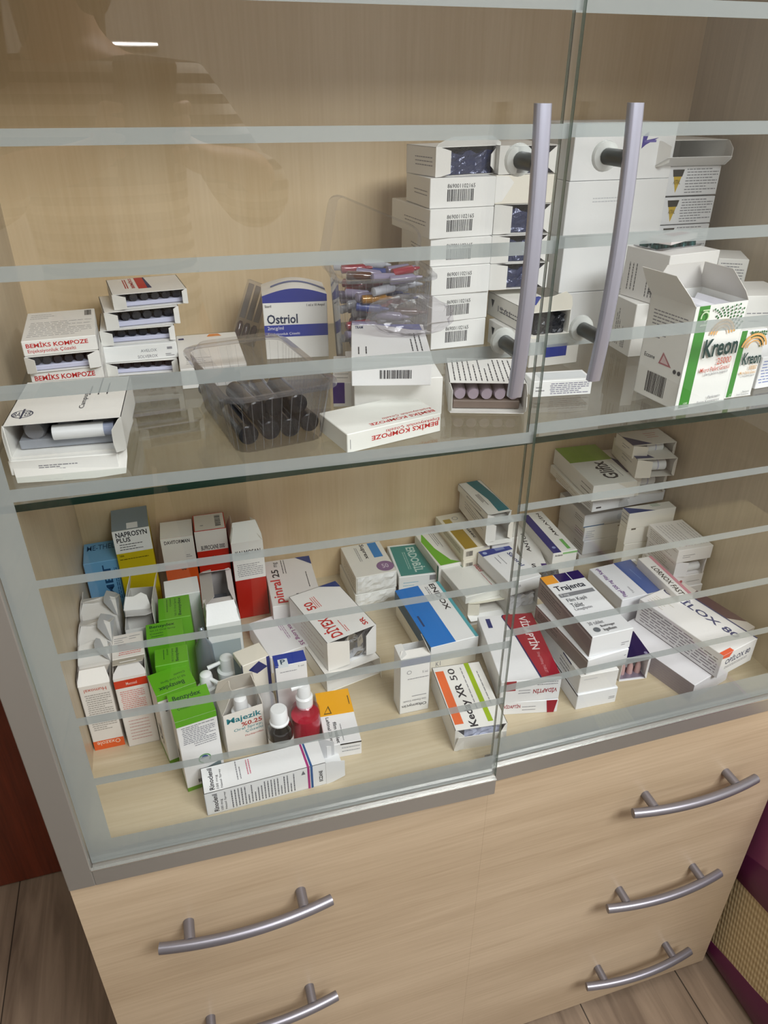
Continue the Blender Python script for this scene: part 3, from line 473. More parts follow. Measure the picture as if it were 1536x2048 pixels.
# Kreon
GR='3F8E35'
def kreonP(big):
    P=[('F','r',.07,0,.27,1,GR),('F','r',0,0,1,.012,'F5F5F2')]
    cx,cy=.62,.70 if big else .73
    for ring in range(6):
        for k in range(11-(ring>3)*2):
            a=math.radians(8+k*13+ring*5); r=.30+ring*.045
            if a>math.radians(120): continue
            u=cx+math.cos(a)*r*.95-.05; v=cy+math.sin(a)*r*.62
            if u<.97 and v<.985: P.append(('F','d',u,v,.0011,'2E6B3A'))
    for r in(.009,.0125,.016): P.append(('F','o',cx-.03,cy,r,'EBB36A',10,170,.86))
    P+=[('F','T','Kreon',.30,.50,.97,.68,'143F3C'),('F','t','25000' if big else '10000',.62,.415,.9,.48,'D2604C' if big else 'D9A35A'),('F','t','Micro Pellet Granül',.32,.355,.9,.40,'C9503C' if big else 'D9A35A'),('F','t','Sert jelatin kapsül',.42,.31,.88,.345,GY),('F','t','Pankreatin',.6,.07,.85,.1,GY),('F','t','Enzim Konsantresi',.4,.03,.85,.06,GY),('F','t','100',.12,.055,.2,.075,'DCEBD5'),('F','t','Kapsül',.1,.025,.24,.05,'DCEBD5')]
    if big: P+=[('F','o',.17,.905,.0052,'CFE6BE',-90,200,.72),('F','r',.11,.82,.23,.835,'CFE6BE'),('F','r',.11,.96,.23,.972,'CFE6BE')]
    return P+[('L','l',.12,.72,.9,.88,5,GY),('L','l',.12,.6,.5,.66,2,GY),('L','b',.25,.06,.7,.27),('L','p',[(.52,.5),(.75,.38),(.45,.38)],'B56A72'),('L','p',[(.54,.475),(.68,.395),(.49,.395)],'E2C9CB'),('L','t','Eczane',.1,.4,.35,.44,DK),('L','d',.84,.36,.0022,DK),('L','d',.94,.36,.0022,DK)]
carton('kre1','tall white and green Kreon 25000 carton with its lid flaps standing open','F4F5F2',kreonP(True),open='T',flaps=[('L',.04,130,.12,'E4E2DE'),('R',.035,60,.2,'D6D2CB'),('B',.03,75,.1,'DAD7D2')])
foil_pack('kre1','white leaflet bundle sticking up inside the Kreon 25000 carton',mat('white_leaflet','E8E8F0',.6,bump=.4,bs=90),setback=.006,hf=.97,wf=(.08,.92),name='leaflet_bundle',cat='leaflet')
carton('kre2','narrow white and green Kreon carton right of the taller Kreon 25000 box','F4F5F2',[e for e in kreonP(False) if e[0]=='F'])
carton('blu','white carton with blue lines at the right edge of the glass shelf','F0F1F3',[('F','l',.02,.15,.9,.9,8,'7F8FC4')],g=(.762,.075,.4222,4,.075,.06,.035))
carton('far','white torn carton lying right of the Kreon boxes behind the blue-lined one',W1,[('F','l',.1,.2,.9,.8,5,GY)],g=(.775,.165,.4222,-12,.085,.07,.075))
carton('frontopen','opened white carton of ampoules with a printed lid at the shelf front centre',W1,[('T','l',.04,.05,.96,.92,13,DK,90)],open='F',flaps=[('L',.012,75,.15),('R',.016,88,.2,'F0EFEA',.002),('b',.009,85,.02)])
fo=SP['frontopen']; tray('frontopen','clear ampoule tray with lilac print in the opened carton at the shelf front',mat('pinkish_clear_plastic','A89AA8',.12,0,.6,coat=.3),n=5,low=mat('brownish_tray','77685F',.4),hf=.7)
carton('small','small flat white carton with grey print right of the opened ampoule carton','F0F1F1',[('F','l',.28,.12,.95,.85,6,'9494A6'),('F','l',.05,.3,.2,.7,2,GY),('T','r',.15,.15,.95,.85,'D7DBDD')])
isP=[('L','t','ISAL',.25,.35,.6,.6,GY),('L','l',.3,.3,.9,.6,2,DK),('L','p',[(.08,.75),(.16,.75),(.12,.4)],DK)]
carton('isal2','white carton with a blue end panel below the torn navy-tab carton',W1,isP+[('F','r',.3,.35,.75,.85,'2F3D94')])
carton('isal1','torn open white carton with a dark blue wedge behind the left handle foot','EFEDE6',isP+[('T','p',[(.2,.25),(.95,.3),(.9,.6),(.25,.5)],'2C3F9A')],open='F',flaps=[('T',.02,160,.1,'F0ECE0',.003),('b',.012,100,.05,'EFEBDD')])
foil_pack('isal1','black foil pack inside the torn white carton behind the left handle',mat('black_foil','15171F',.25,.3,bump=.8,bs=150),hf=.8)
# ================= lower compartment =================
OR='D9541E'; RD='B01F12'
carton('blue','sky blue upright carton in the back left corner','6FA9D6',[('T','t','ME-THEL',.1,.6,.9,.85,'24507E'),('F','T','MET',.5,.55,.72,.95,'1F4872',90),('F','l',.8,.5,.9,.9,2,'24507E',90),('F','r',0,.0,1,.3,'8CC0E8')])
yl=carton('yellow','upright yellow carton with a white NAPROSYN PLUS panel and grey raised lid','C9B40E',[('F','r',0,.80,1,1,'E6E7E7'),('F','T','NAPROSYN',.08,.94,.92,.985,DK),('F','T','PLUS',.08,.895,.45,.935,DK),('F','l',.12,.82,.75,.885,3,DK),('F','t','Tablet',.06,.77,.2,.79,'4B4510'),('F','l',.06,.73,.85,.76,1,'4B4510'),('T','r',0,0,1,1,'7E8B93'),('T','r',.4,.04,.7,.3,'E4E6E8')])
carton('orange','upright orange and white carton right of the yellow carton','DD5A1C',[('F','r',-.001,.70,1.001,1,'E9E8E4'),('T','r',0,0,1,1,'ECECEA'),('F','T','DAVITORMAN',.1,.93,.88,.97,DK),('F','l',.7,.76,.95,.8,2,GY),('F','T','06',.5,.62,.65,.66,'3A1A10')])
carton('red','upright red and white carton with 06 on its front by the back wall','C42613',[('F','r',0,.78,1,1,'E6E3DF'),('F','T','BUPROCAINE 0000',.15,.79,.9,.84,DK),('T','r',.03,.04,.97,.96,'DEDAD3'),('T','b',.68,.2,.86,.85,1),('T','t','-',.2,.3,.3,.34,GY),('F','T','06',.45,.66,.6,.72,'3A0F0A')])
carton('kalm','upright red and white KALMOSAN carton with its white front flap raised','B71D0D',[('F','r',0,.52,1,1,'EFEFEC'),('F','T','KALMOSAN',.1,.84,.9,.9,DK),('F','l',.1,.56,.93,.73,7,GY)],open='T',flaps=[('F',.032,62,.14,'F1F1EE'),('L',.022,75,.15,'D5D1C6',.002),('R',.02,55,.2,'CFCABF')])
for k,lab in (('tornA','upright white carton with crumpled top flaps in front of the blue carton'),('tornB','upright white carton with crumpled flaps, second row beside the left panel'),('tornC','upright white carton with bent lid behind the orange-banded carton')):
    carton(k,lab,'DEDCD8',[],open='T',flaps=[('F',.030,22,.06,'D9D7D3',.003),('R',.022,50,.2,'A9ABAD',.002),('L',.015,80,.1,'CFCDCA',.002),('B',.03,24,.05,'E0DEDA',.003)],group='torn white cartons on the left')
carton('tornD','torn open white carton with large jagged flaps in front of the yellow carton','DDDBD6',[],open='T',flaps=[('L',.035,75,.25,'D9DBDA',.003),('R',.04,105,.2,'D8D3CA',.004),('F',.02,70,.1,'EDEDEB',.002)])
carton('tornE','torn open white carton with a folded grey flap left of the green boxes','DCDCDA',[],open='T',flaps=[('B',.036,18,.05,'CFCFCF',.002),('R',.018,85,.2,'D9D7D2',.002)])
carton('pinktop','upright white carton with pink lettering on its lid behind the red-banded carton','ECE6E0',[('T','l',.08,.62,.5,.88,3,GY),('T','l',.55,.7,.9,.9,2,GY),('T','T','MUS',.2,.5,.45,.58,RED),('T','l',.2,.1,.9,.48,5,'D0605A')])
carton('oxaz','upright white carton with an orange base band and lifted lid by the left panel','E6E1DC',[('F','r',-.001,0,1.001,.14,'E0622E'),('F','t','Oxazole',.12,.06,.88,.125,'F0D8C8',180),('F','t','Humoxal',.15,.9,.85,.95,'C0503A',180),('F','l',.12,.3,.92,.87,18,'9A958F')],open='T',flaps=[('F',.020,50,.1,'EDEAE6'),('B',.03,20,.05,'D9D2CB'),('L',.01,85,.1,'8C8480')])
foil_pack('oxaz','grey bottle leaflet pack inside the orange-based carton',mat('grey_pack','857B76',.5),hf=.93,wf=(.08,.92),setback=.003,name='leaflet_pack',cat='leaflet')
carton('muco','upright white carton with a red band and pink small print at the left front','E9E3DE',[('F','r',-.001,.86,1.001,.965,'CC3A1A'),('F','t','Mucosol',.35,.89,.68,.93,'F0D0C4'),('F','l',.1,.5,.85,.82,12,'D8827A'),('F','l',.15,.08,.8,.4,7,'CFA09A')],open='T',flaps=[('F',.022,22,.25,'DEDBD9'),('B',.026,25,.04,'CFC8BA')])
carton('whitetall','plain white upright carton in front of the orange carton','EAECEC')
carton('pinkopen','open white carton with pinkish inner flaps in front of the red carton','DDD6D4',[],open='T',flaps=[('L',.02,30,.1,'CFC9C6'),('B',.035,35,.12,'E8D8DA'),('R',.016,60,.2,'E3D9DA'),('F',.014,15,.02,'C5BEBA')],inner='B9B0AE')
mb=MB(); mb.box((-.008,-.012,0),(.010,.012,.085),mat('grey_blister_sheet','8E929B',.2,.4)); o=mb.build('blister_pack'); o.location=world_in('pinkopen',.023,.045,.002); tag(o,'grey blister strip standing in the open pinkish carton','blister pack')
carton('solmax','white carton with a bright raised front flap left of the red KALMOSAN front','EFF1F1',[('F','t','Solmax',.1,.9,.4,.94,GY),('F','r',.08,.05,.92,.72,'AEB9BD')],open='T',flaps=[('F',.030,48,.1,'F4F5F6'),('L',.02,80,.2,'D6D2CE'),('R',.015,85,.2,'DCDAD6')])
G='5FA81F'; GT='1D4A2A'
def green(key,label,top=True,rot=0,front=None,op=None,fl=()):
    P=[]
    if rot==90: P+=[('T','T','Benzydex',.62,.1,.74,.92,GT,90),('T','t','%0.15 Oral Sprey',.5,.1,.58,.9,GT,90),('T','t','Çözelti',.36,.55,.42,.92,GT,90),('T','l',.26,.3,.3,.9,1,GT,90)]
    elif rot==180: P+=[('T','T','Benzydex',.12,.12,.72,.34,GT,180),('T','t','%0.15 Oral Sprey',.2,.4,.8,.52,GT,180),('T','t','Çözelti',.55,.6,.85,.7,GT,180),('T','l',.35,.76,.8,.82,1,GT,180)]
    else: P+=[('T','T','Benzydex',.1,.68,.78,.88,GT),('T','t','%0.15 Oral Sprey',.1,.52,.8,.63,GT),('T','t','Çözelti',.1,.36,.45,.46,GT),('T','l',.12,.24,.6,.3,1,GT)]
    P+=front or [('F','r',0,.0,1,.07,'4E8A22')]
    return carton(key,label,G if not front else 'E9E8E6',P+([('T','r',0,0,1,1,G)] if False else []),open=op,flaps=fl,group='green Benzydex cartons')
green('g1','green Benzydex carton with sideways lettering, farthest back of the green row',rot=90)
green('g2','green Benzydex carton with upright lettering, second from back in the green row',front=None)
green('g3','green Benzydex carton with a gaping lid, middle of the green row',rot=90)
x,y,z,yaw,w,d,h=SP['g3']; mb=MB(); mb.add([(-.4*w,-d/2-.0003,h*.99),(.42*w,-d/2-.0003,h*.995),(.2*w,-d/2-.0003,h*.955),(-.2*w,-d/2-.0003,h*.945)],[(0,1,2,3)],ink('0A0D08'))
def gfront(n): return [('F','r',0,.0,1,.055,'6DA22B'),('F','r',0,.92,1,1,G),('L','r',0,0,1,.05,'6DA22B'),('L','T','SIL',.3,.2,.7,.5,'6A6E70',90)]+n
gc=[('T','r',-.001,-.001,1.001,1.001,G)]
carton('g4','tilted green-topped Benzydex carton with upside-down lettering, second from front','E6E6E4',gc+[('T','T','Benzydex',.12,.12,.76,.36,GT,180),('T','t','%0.15 Oral Sprey',.22,.42,.85,.54,GT,180),('T','t','Çözelti',.6,.6,.88,.7,GT,180)]+gfront([('F','T','BENZYDEX',.15,.76,.95,.84,DK),('F','d',.28,.88,.003,GY),('F','l',.4,.12,.7,.6,3,GY,90)]),group='green Benzydex cartons')
carton('g5','green-topped Benzydex carton with a white front and round emblem, frontmost of the green row','E9E8E8',gc+[('T','T','Benzydex',.1,.66,.8,.88,GT),('T','t','%0.15 Oral Sprey',.14,.5,.9,.62,GT),('T','t','Çözelti',.14,.34,.45,.44,GT)]+gfront([('F','l',.1,.66,.92,.9,10,'84858F'),('F','l',.35,.6,.92,.66,2,GY),('F','o',.55,.40,.0070,'4F9A50',-40,250,.8),('F','d',.55,.41,.0042,'2B4A86',0,180),('F','p',[(.5,.26),(.93,.31),(.93,.25)],'6E7F82'),('F','T','BENZYDEX',.3,.09,.8,.14,DK)]),group='green Benzydex cartons')
# Majezik
carton('majez','torn open cream Majezik %0.25 spray carton in the left front','EFE9E1',[('F','T','Majezik',.08,.74,.94,.90,'2B7C86'),('F','T','%0.25',.42,.63,.94,.73,'B5453C'),('F','t','Oral Sprey,',.22,.54,.94,.62,'4A8C95'),('F','t','Çözelti',.5,.46,.94,.53,'4A8C95'),('F','t','Flurbiprofen',.48,.37,.94,.42,'C0564C')],open='T',flaps=[('L',.034,60,.12,'E4DED3',.003),('B',.04,65,.08,'DDD6CA',.004),('R',.026,80,.15,'E6E0D6',.004)])
def spray(loc,label,nozzle=0,h0=.07,body=None,r=.0125,head=True,rz=0,col=None):
    th=thing('spray_bottle',label,'spray bottle',loc,rz)
    mb=MB(); mb.lathe([(0,0),(r,0),(r,h0*.7),(r*.95,h0*.8),(r*.6,h0*.95),(r*.55,h0)],body or mat('frosted_bottle','C6CCD0',.3),28); mb.build('bottle_body',th)
    mb=MB(); z=h0*.93; mb.lathe([(0,z),(r*.9,z),(r*.92,z+.011),(r*.72,z+.0125),(r*.66,z+.0125),(r*.62,z+.026),(r*.56,z+.030),(r*.3,z+.0325),(0,z+.0325)],WHITEP,28); mb.build('pump_collar',th)
    if head:
        mb=MB(); mb.tube([(0,0,z+.026),(-.012,0,z+.0235),(-.024,0,z+.021)],[.0026,.0024,.0030],WHITEP,12); mb.build('nozzle',th)
    return th
spray((.187,.205,.0077),'white spray bottle with a long nozzle pointing left, behind the Majezik carton',h0=.052,r=.014,rz=.15)
spray((.160,.186,.0077),'white spray bottle with a short angled nozzle beside the green cartons',h0=.048,r=.0125,rz=2.4)
spray(world_in('majez',.026,.020,.0016),'white capped spray bottle standing inside the torn Majezik carton',h0=.040,r=.013,rz=-1.9)
# silver tube
mb=MB(); mb.box((-.011,-.0012,0),(.011,.0012,.002),mat('grey_metal_tube','8F98A2',.3,.6)); 
vs=[];n=20
for i,(z,a,b) in enumerate([(0,.013,.0015),(.03,.0125,.006),(.072,.0105,.0105),(.085,.0045,.0045),(.100,.0035,.0035),(.102,.0015,.0015)]):
    vs+=[(a*math.cos(2*math.pi*k/n),b*math.sin(2*math.pi*k/n),z) for k in range(n)]
mb.add(vs,[(i*n+k,i*n+(k+1)%n,(i+1)*n+(k+1)%n,(i+1)*n+k) for i in range(5) for k in range(n)],mat('grey_metal_tube','8F98A2',.3,.6),True)
o=mb.build('ointment_tube'); o.location=(.1622,.2415,.0085); tag(o,'grey ointment tube standing tip up between green and white cartons','tube')
carton('pepper','cream-topped carton with dark blue edges between the sprays and the blue logo carton','ECE6D8',[('F','r',.88,0,1,1,'23307A'),('F','p',[(.2,.9),(.6,.98),(.9,.85),(.5,.8)],'26306C'),('L','r',.88,0,1,1,'2A3678'),('L','r',0,.0,.86,.93,'7C8590')])
carton('bluelogo','tall white carton with a royal blue top and a square emblem','EDEDEC',[('T','r',0,0,1,1,'1B3C9C'),('T','r',.12,0,.42,.55,'DCE4E8'),('T','T','P',.19,.08,.35,.5,'2F4C66'),('F','r',0,.975,.1,1,'1B3C9C'),('F','r',.12,.965,.42,1,'DCE4E8'),('F','l',.12,.88,.9,.90,1,GY),('F','t','5 ml',.72,.93,.9,.955,GY),('L','r',.6,0,1,1,'20306F')])
carton('purpletext','flat white carton with pink sideways lettering, Long 35 mg','F0EFF1',[('T','T','Monoox Long 35',.80,.04,.94,.96,'9A5A90',270),('T','l',.6,.3,.74,.92,3,'B999B8',270)])
# bottles
def bottle(loc,label,body,liquid,cap=True):
    th=thing('medicine_bottle',label,'bottle',loc)
    mb=MB(); r=.0148; mb.lathe([(0,0),(r,0),(r,.038),(r*.93,.044),(r*.6,.051),(r*.55,.058)],body,32); mb.build('bottle_body',th)
    mb=MB(); mb.lathe([(r*1.012,.004),(r*1.012,.030)],paper('E9E9E7'),32); mb.build('paper_label',th)
    mb=MB(); vs=[];n=48
    for z,rr in((.051,.0112),(.053,.0115),(.0545,.0100),(.070,.0097),(.0715,.0088),(.0718,0)):
        vs+=[((rr+(.0003*(k%2) if .054<z<.0705 else 0))*math.cos(2*math.pi*k/n),(rr+(.0003*(k%2) if .054<z<.0705 else 0))*math.sin(2*math.pi*k/n),z) for k in range(n)]
    mb.add(vs,[(i*n+k,i*n+(k+1)%n,(i+1)*n+(k+1)%n,(i+1)*n+k) for i in range(5) for k in range(n)],WHITEP,True); mb.build('screw_cap',th); return th
bottle((.2350,.107,.0077),'dark brown medicine bottle with a ribbed white screw cap and white paper label',mat('dark_bottle_glass','0B0B0D',.06,0,.6,coat=.6),None)
th=thing('spray_bottle','magenta mouthwash bottle with a white pump beside the dark bottle','spray bottle',(.2680,.121,.0077))
mb=MB(); r=.0172; mb.lathe([(0,0),(r,0),(r,.040),(0,.040)],mat('magenta_liquid','B8143E',.06,0,.6,coat=.8),36); mb.build('liquid',th)
mb=MB(); mb.lathe([(r*1.03,0),(r*1.03,.042),(r*.98,.049),(r*.75,.055),(r*.55,.058)],thin_glass('pink_clear_bottle',(.93,.66,.72),1.4,.03),36); mb.build('bottle_body',th)
mb=MB(); mb.lathe([(0,.055),(.0098,.055),(.0102,.069),(.0082,.071),(.0078,.083),(.0066,.087),(0,.088)],WHITEP,32); mb.build('pump_collar',th)
mb=MB(); mb.tube([(0,0,.085),(-.006,-.001,.087),(-.015,-.002,.086)],[.0032,.003,.0032],WHITEP,12); mb.build('nozzle',th)
mb=MB(); mb.lathe([(0,0),(.0105,0),(.0115,.055),(.010,.068),(.004,.076),(0,.076)],thin_glass('clear_pump_cap',(.93,.93,.95),1.45,.08,.3),28); o=mb.build('clear_cap'); o.location=(.2245,.136,.0077); tag(o,'clear plastic dosing cup cap behind the dark bottle','cap')
# Rinoclenil
carton('rino','long white Rinoclenil carton with pink and blue stripes lying at the front edge','EEEFF0',[('F','r',.842,0,.862,1,'A82F78'),('F','r',.868,0,.888,1,'2A5A93'),('T','p',[(.842,0),(.862,0),(.85,1),(.832,1)],'A82F78'),('T','p',[(.868,0),(.888,0),(.874,1),(.857,1)],'2A5A93'),('F','T','Rinoclenil',.06,.1,.10,.9,DK,90),('F','t','100 mcg',.115,.1,.14,.6,DK,90),('F','t','Nazal Sprey',.15,.1,.17,.9,DK,90),('F','l',.2,.08,.74,.88,20,'5C5F68',90),('F','p',[(.79,.72),(.825,.72),(.808,.9)],'70747A'),('F','T','ECZANE',.94,.2,.97,.7,DK,90),('T','T','Rinoclenil',.05,.08,.09,.92,DK,90),('T','t','100 mcg',.105,.08,.13,.6,DK,90),('T','t','Nazal Sprey',.14,.08,.16,.8,DK,90),('T','l',.27,.2,.32,.95,2,GY,90),('T','l',.36,.3,.40,.9,2,'CC7088',90)],open='R',flaps=[('b',.026,75,.12,'EDEEEE'),('F',.024,88,.15,'E9EAEB'),('B',.02,80,.2,'D4D5D8')])
carton('yelwhite','flat white carton with a yellow panel lying behind the Rinoclenil carton','EFEFF0',[('T','r',0,.53,1,1,'F2AE1C'),('T','p',[(.12,.56),(.36,.56),(.3,.72)],'6A5216'),('T','p',[(.16,.58),(.32,.58),(.28,.68)],'F2AE1C'),('T','T','Laftinal 25 mg',.12,.02,.24,.5,'4A4A4E',270),('T','T','film tablet',.32,.02,.42,.4,'4A4A4E',270),('T','l',.9,.6,.95,.86,1,DK,270),('T','l',.5,.05,.54,.35,1,GY,270),('F','r',.4,.9,1,1,'17181A'),('F','l',.42,.3,.95,.8,2,'8F949A')])  # near-black front strip paints the shade of the open slot
# pinral / DİYEX
carton('pinral','flat white pinral 25 carton with red lettering by the back wall','E9E7E6',[('T','T','pinral',.06,.05,.33,.55,'D03A3E',90),('T','T','25',.12,.6,.27,.78,DK,90),('T','t','mg',.2,.84,.3,.95,DK,90),('T','l',.34,.66,.45,.98,2,DK,90),('T','p',[(.68,1),(1,1),(1,.8)],'1D3B7E'),('T','l',.8,.3,.86,.65,1,DK,90),('T','r',.52,.12,.57,.2,GY)])
carton('under_diyex','white carton lying under the opened DİYEX carton','EFECE6',[('F','l',.6,.5,.95,.9,2,'C0787C')],open='F',flaps=[('b',.012,120,.05,'F0EEE2'),('R',.016,70,.15,'F0EBD8')])
carton('diyex','opened white DİYEX 50 carton with red lettering and silver foil inside','F0F0EF',[('T','T','DİYEX',.07,.04,.36,.42,RED,90),('T','T','50',.12,.62,.3,.78,RED,90),('T','l',.3,.62,.42,.85,3,'D8605C',90),('T','l',.44,.06,.52,.3,2,'D8605C',90),('T','T','SR',.8,.06,.9,.2,RED,90),('T','p',[(.62,1),(1,1),(1,.86)],'1D3B7E'),('L','l',.3,.2,.9,.8,4,'C9B7BA')],open='F',flaps=[('L',.032,12,.08,'EFEEEA'),('R',.022,20,.15,'F0F0F0')])
foil_pack('diyex','silver and dark blister bundle inside the opened DİYEX carton',SILV,setback=.004,hf=.93,wf=(.06,.94))
# sprax to teal
wr=mat('crumpled_white_film','E9EBEA',.3,0,.5,bump=1,bs=70)
sx2=carton('sprax2','lower white carton wrapped in crumpled film under the purple-dot carton','E3E3DE',[])
sx=carton('sprax','white Suprex carton with a blue tag and a purple dot, film-wrapped end','E7E6E0',[('T','T','Suprex',.42,.5,.56,.98,DK,270),('T','l',.28,.45,.36,.9,2,GY,270),('T','r',.66,.5,.88,.98,'2E83C9'),('T','d',.80,.2,.0135,'8A6A94'),('T','T','50',.72,.14,.88,.27,'CBBBD2'),('L','l',.2,.15,.9,.8,4,'9A948A')])
for k_,par_ in (('sprax',sx),('sprax2',sx2)):
    x,y,z,yaw,w,d,h=SP[k_]; rg=random.Random(len(k_)); mb=MB(); nx,nz=10,5; vs=[];
    for j in(0,1):
        for i in range(nx+1):
            for q_ in range(nz+1): vs.append((-w*.47+w*.94*i/nx,-d/2-.0004-(rg.uniform(.0006,.0034) if j else 0)*(1 if 0<i<nx and 0<q_<nz else .2),h*.03+h*.94*q_/nz))
    m_=(nx+1)*(nz+1); fs=[]
    for j in(0,1): fs+=[(j*m_+i*(nz+1)+q_,j*m_+(i+1)*(nz+1)+q_,j*m_+(i+1)*(nz+1)+q_+1,j*m_+i*(nz+1)+q_+1) for i in range(nx) for q_ in range(nz)]
    for i in range(nx):
        for q_ in(0,nz): fs.append((i*(nz+1)+q_,(i+1)*(nz+1)+q_,m_+(i+1)*(nz+1)+q_,m_+i*(nz+1)+q_))
    for q_ in range(nz):
        for i in(0,nx): fs.append((i*(nz+1)+q_,i*(nz+1)+q_+1,m_+i*(nz+1)+q_+1,m_+i*(nz+1)+q_))
    mb.add(vs,fs,wr,False); mb.build('crumpled_film_end',par_)
carton('erdo','white carton with a teal ERDOBİL panel','ECEFEF',[('T','r',.06,.03,.95,.95,'3F8C86'),('T','T','ERDOBİL',.45,.1,.75,.88,'BFD9D2',270),('T','l',.3,.2,.4,.75,2,'A5CCC4',270),('F','l',.1,.3,.5,.8,4,'6FB0CC'),('F','r',.78,.75,.98,.95,GY),('L','r',.85,.2,.97,.6,DK)])
gp=[('T','p',[(.02,.75),(.25,.98),(.35,.5),(.62,.12),(.95,.02),(.1,.02)],'6FB52C'),('T','l',.5,.5,.75,.95,3,GY,270),('L','r',.94,0,1,1,'2E6E5C')]
carton('greenw','white carton with a green swoosh right of ERDOBİL','ECEBE6',gp); carton('gre2','white carton with a green swoosh, lower one, right of ERDOBİL','ECEBE6',gp)
gop=[('T','r',.08,.02,.55,.62,'A08324'),('T','r',.12,.74,.4,.86,'B39A45'),('T','o',.6,.85,.005,GY),('T','T','Lusec',.68,.25,.8,.6,DK,270),('F','b',.1,.3,.35,.8),('L','l',.3,.3,.9,.8,3,'6A5A2C')]
carton('gold','white carton with a mustard gold panel, topmost of its stack','E6E0CF',gop); carton('gold2','white and gold carton at the bottom of its stack','E6E0CF',gop); carton('gold3','white and gold carton in the middle of its stack','E6E0CF',gop)
carton('teal','white carton with a teal wave, topmost of the leaning back stack','E9E9E5',[('T','p',[(.35,1),(.85,1),(.95,.5),(.97,.04),(.5,.04),(.55,.4)],'14707C'),('T','l',.22,.25,.4,.6,3,DK,270),('L','l',.3,.4,.8,.7,2,GY)],open='F',flaps=[('L',.010,30,.15,'F2F1EE',.001),('R',.012,40,.2),('T',.006,120,.05)])
carton('teal2','opened white carton directly under the teal wave carton','EAE9E5',[('L','l',.2,.4,.9,.8,3,GY)],open='F',flaps=[('L',.016,20,.1),('R',.012,25,.2,'F0EBE0'),('b',.008,110,.05)])
carton('tea3','white carton at the bottom under the teal wave stack','E6E4DE'); carton('tea4','white carton in the middle under the teal wave stack','E6E4DE')
enP=[('T','r',0,0,.52,1,'0F76CC'),('L','r',0,0,1,1,'35607E'),('T','r',.93,0,1,1,'4FA3AE'),('T','T','ENDOX',.74,.5,.86,.98,DK,270),('T','l',.62,.55,.7,.95,2,GY,270),('T','r',.1,.32,.14,.5,'1A3F70')]
carton('encor','flat carton with a wide bright blue half and a white half','ECEEEF',enP); carton('enc2','cream carton lying under the bright blue and white carton','EFEBDD',[('F','t','K1',.12,.3,.22,.6,GY)])
trP=[('T','T','Travazol',.74,.60,.86,.96,'B5424A',270),('T','l',.72,.08,.78,.55,1,'C07078',270),('T','l',.45,.85,.5,.96,1,'4F8A6A',270)]
carton('travaz','flat grey-white Travazol carton with red lettering, upper one','E4E5E0',trP); carton('travaz2','opened white Travazol carton below the closed Travazol carton','EFEDE6',[],open='F',flaps=[('L',.018,15,.05,'F1EDDD'),('T',.008,110,.2,'EEEAD8',.001),('b',.012,115,.03,'F0F0EE')]); carton('tra3','white carton with a dark emblem at the bottom of the Travazol stack','E8E8E6',[('F','l',.1,.3,.6,.8,2,DK)])
carton('sino','white Sinoral carton with a navy top band by the door gap','E9EAEB',[('T','r',0,.84,1,1,'24398A'),('T','r',.5,.9,.8,1,'7684B0'),('T','d',.14,.92,.0035,'9FAFD8'),('T','T','Sinoral',.72,.35,.86,.78,'2C3A78',270),('T','l',.4,.5,.46,.78,1,GY,270),('T','l',.26,.55,.32,.75,1,GY,270),('F','t','3.B',.15,.5,.35,.7,GY)])
x,y,z,yaw,w,d,h=SP['sin3']; carton('sin3','opened white carton with a shiny white spoon blister under the Sinoral carton','E0E0DE',[],open='F',flaps=[('b',.012,95,.05)]); foil_pack('sin3','shiny white blister in the carton under Sinoral',mat('pearly_blister','E6E8F0',.12,.1,coat=.5),hf=.7,wf=(.1,.9)); carton('sin2','white carton at the bottom under the Sinoral carton','E0E0DE')
carton('amv','white Amlavin carton with a navy stripe and green bar right of the door gap','EAE9E4',[('T','r',.0,.0,.34,.95,'1C2370'),('T','T','AMLAVİN',.62,.35,.78,.95,'3A3A3C',90),('T','r',.66,.05,.8,.28,'6DB05A'),('F','r',.4,.8,1,.95,'8FC080'),('F','T','Amlavin',.08,.7,.4,.85,DK),('T','d',.2,.12,.003,'8C96C8')])
carton('amv2','opened white ANTOL carton with a navy corner left of the Amlavin carton','E8E7E3',[('T','T','ANTOL',.35,.35,.55,.75,DK,90),('T','r',.55,.86,1,1,NVY),('T','r',.75,.0,1,.12,'4A3573'),('T','T','S',.3,.05,.5,.12,DK)])
carton('amv3','white carton under the Amlavin carton','DEDDD8'); carton('amv4','white carton under the ANTOL carton','DEDDD8')
blister_pack((.668,.262,.0672,-20,.03,.05,.005),'silver capsule blister lying on the ANTOL carton',SILV,mat('grey_blister_dome','8A8C90',.15,.7),n=(2,4))
carton('ofta','small upright white Oftamycin eye drop carton with a blue band','EDEEED',[('F','r',0,.86,1,.97,'1A36A0'),('F','t','5 ml',.74,.69,.92,.73,GY),('F','o',.3,.74,.003,GY),('F','l',.25,.60,.95,.64,1,GY),('F','t','Oftamycin',.08,.10,.92,.17,DK,180),('F','t','Göz Damlası Çözelti',.12,.2,.9,.24,GY,180),('F','l',.4,.28,.9,.32,1,GY)],open='T',flaps=[('R',.018,70,.2,'E9E6E0'),('F',.012,15,.1,'E6E4DF'),('L',.01,20,.1)])
kd=carton('redoxy','flat white Keday XR 50 carton with orange and lime stripes at the front','EFEEE9',[('T','r',.03,.08,.2,.92,'E96F3C'),('T','r',.66,.06,.76,1,'9CB81E'),('T','T','Keday XR',.3,.02,.5,.68,DK,90),('T','t','50',.28,.74,.42,.94,DK,90),('T','l',.54,.25,.58,.95,1,GY,90),('T','l',.84,.3,.88,.85,1,GY,90)],open='F',flaps=[('b',.03,12,.04,'EFEDE8'),('R',.014,35,.2,'EBE8E0',.001),('L',.012,20,.2)])
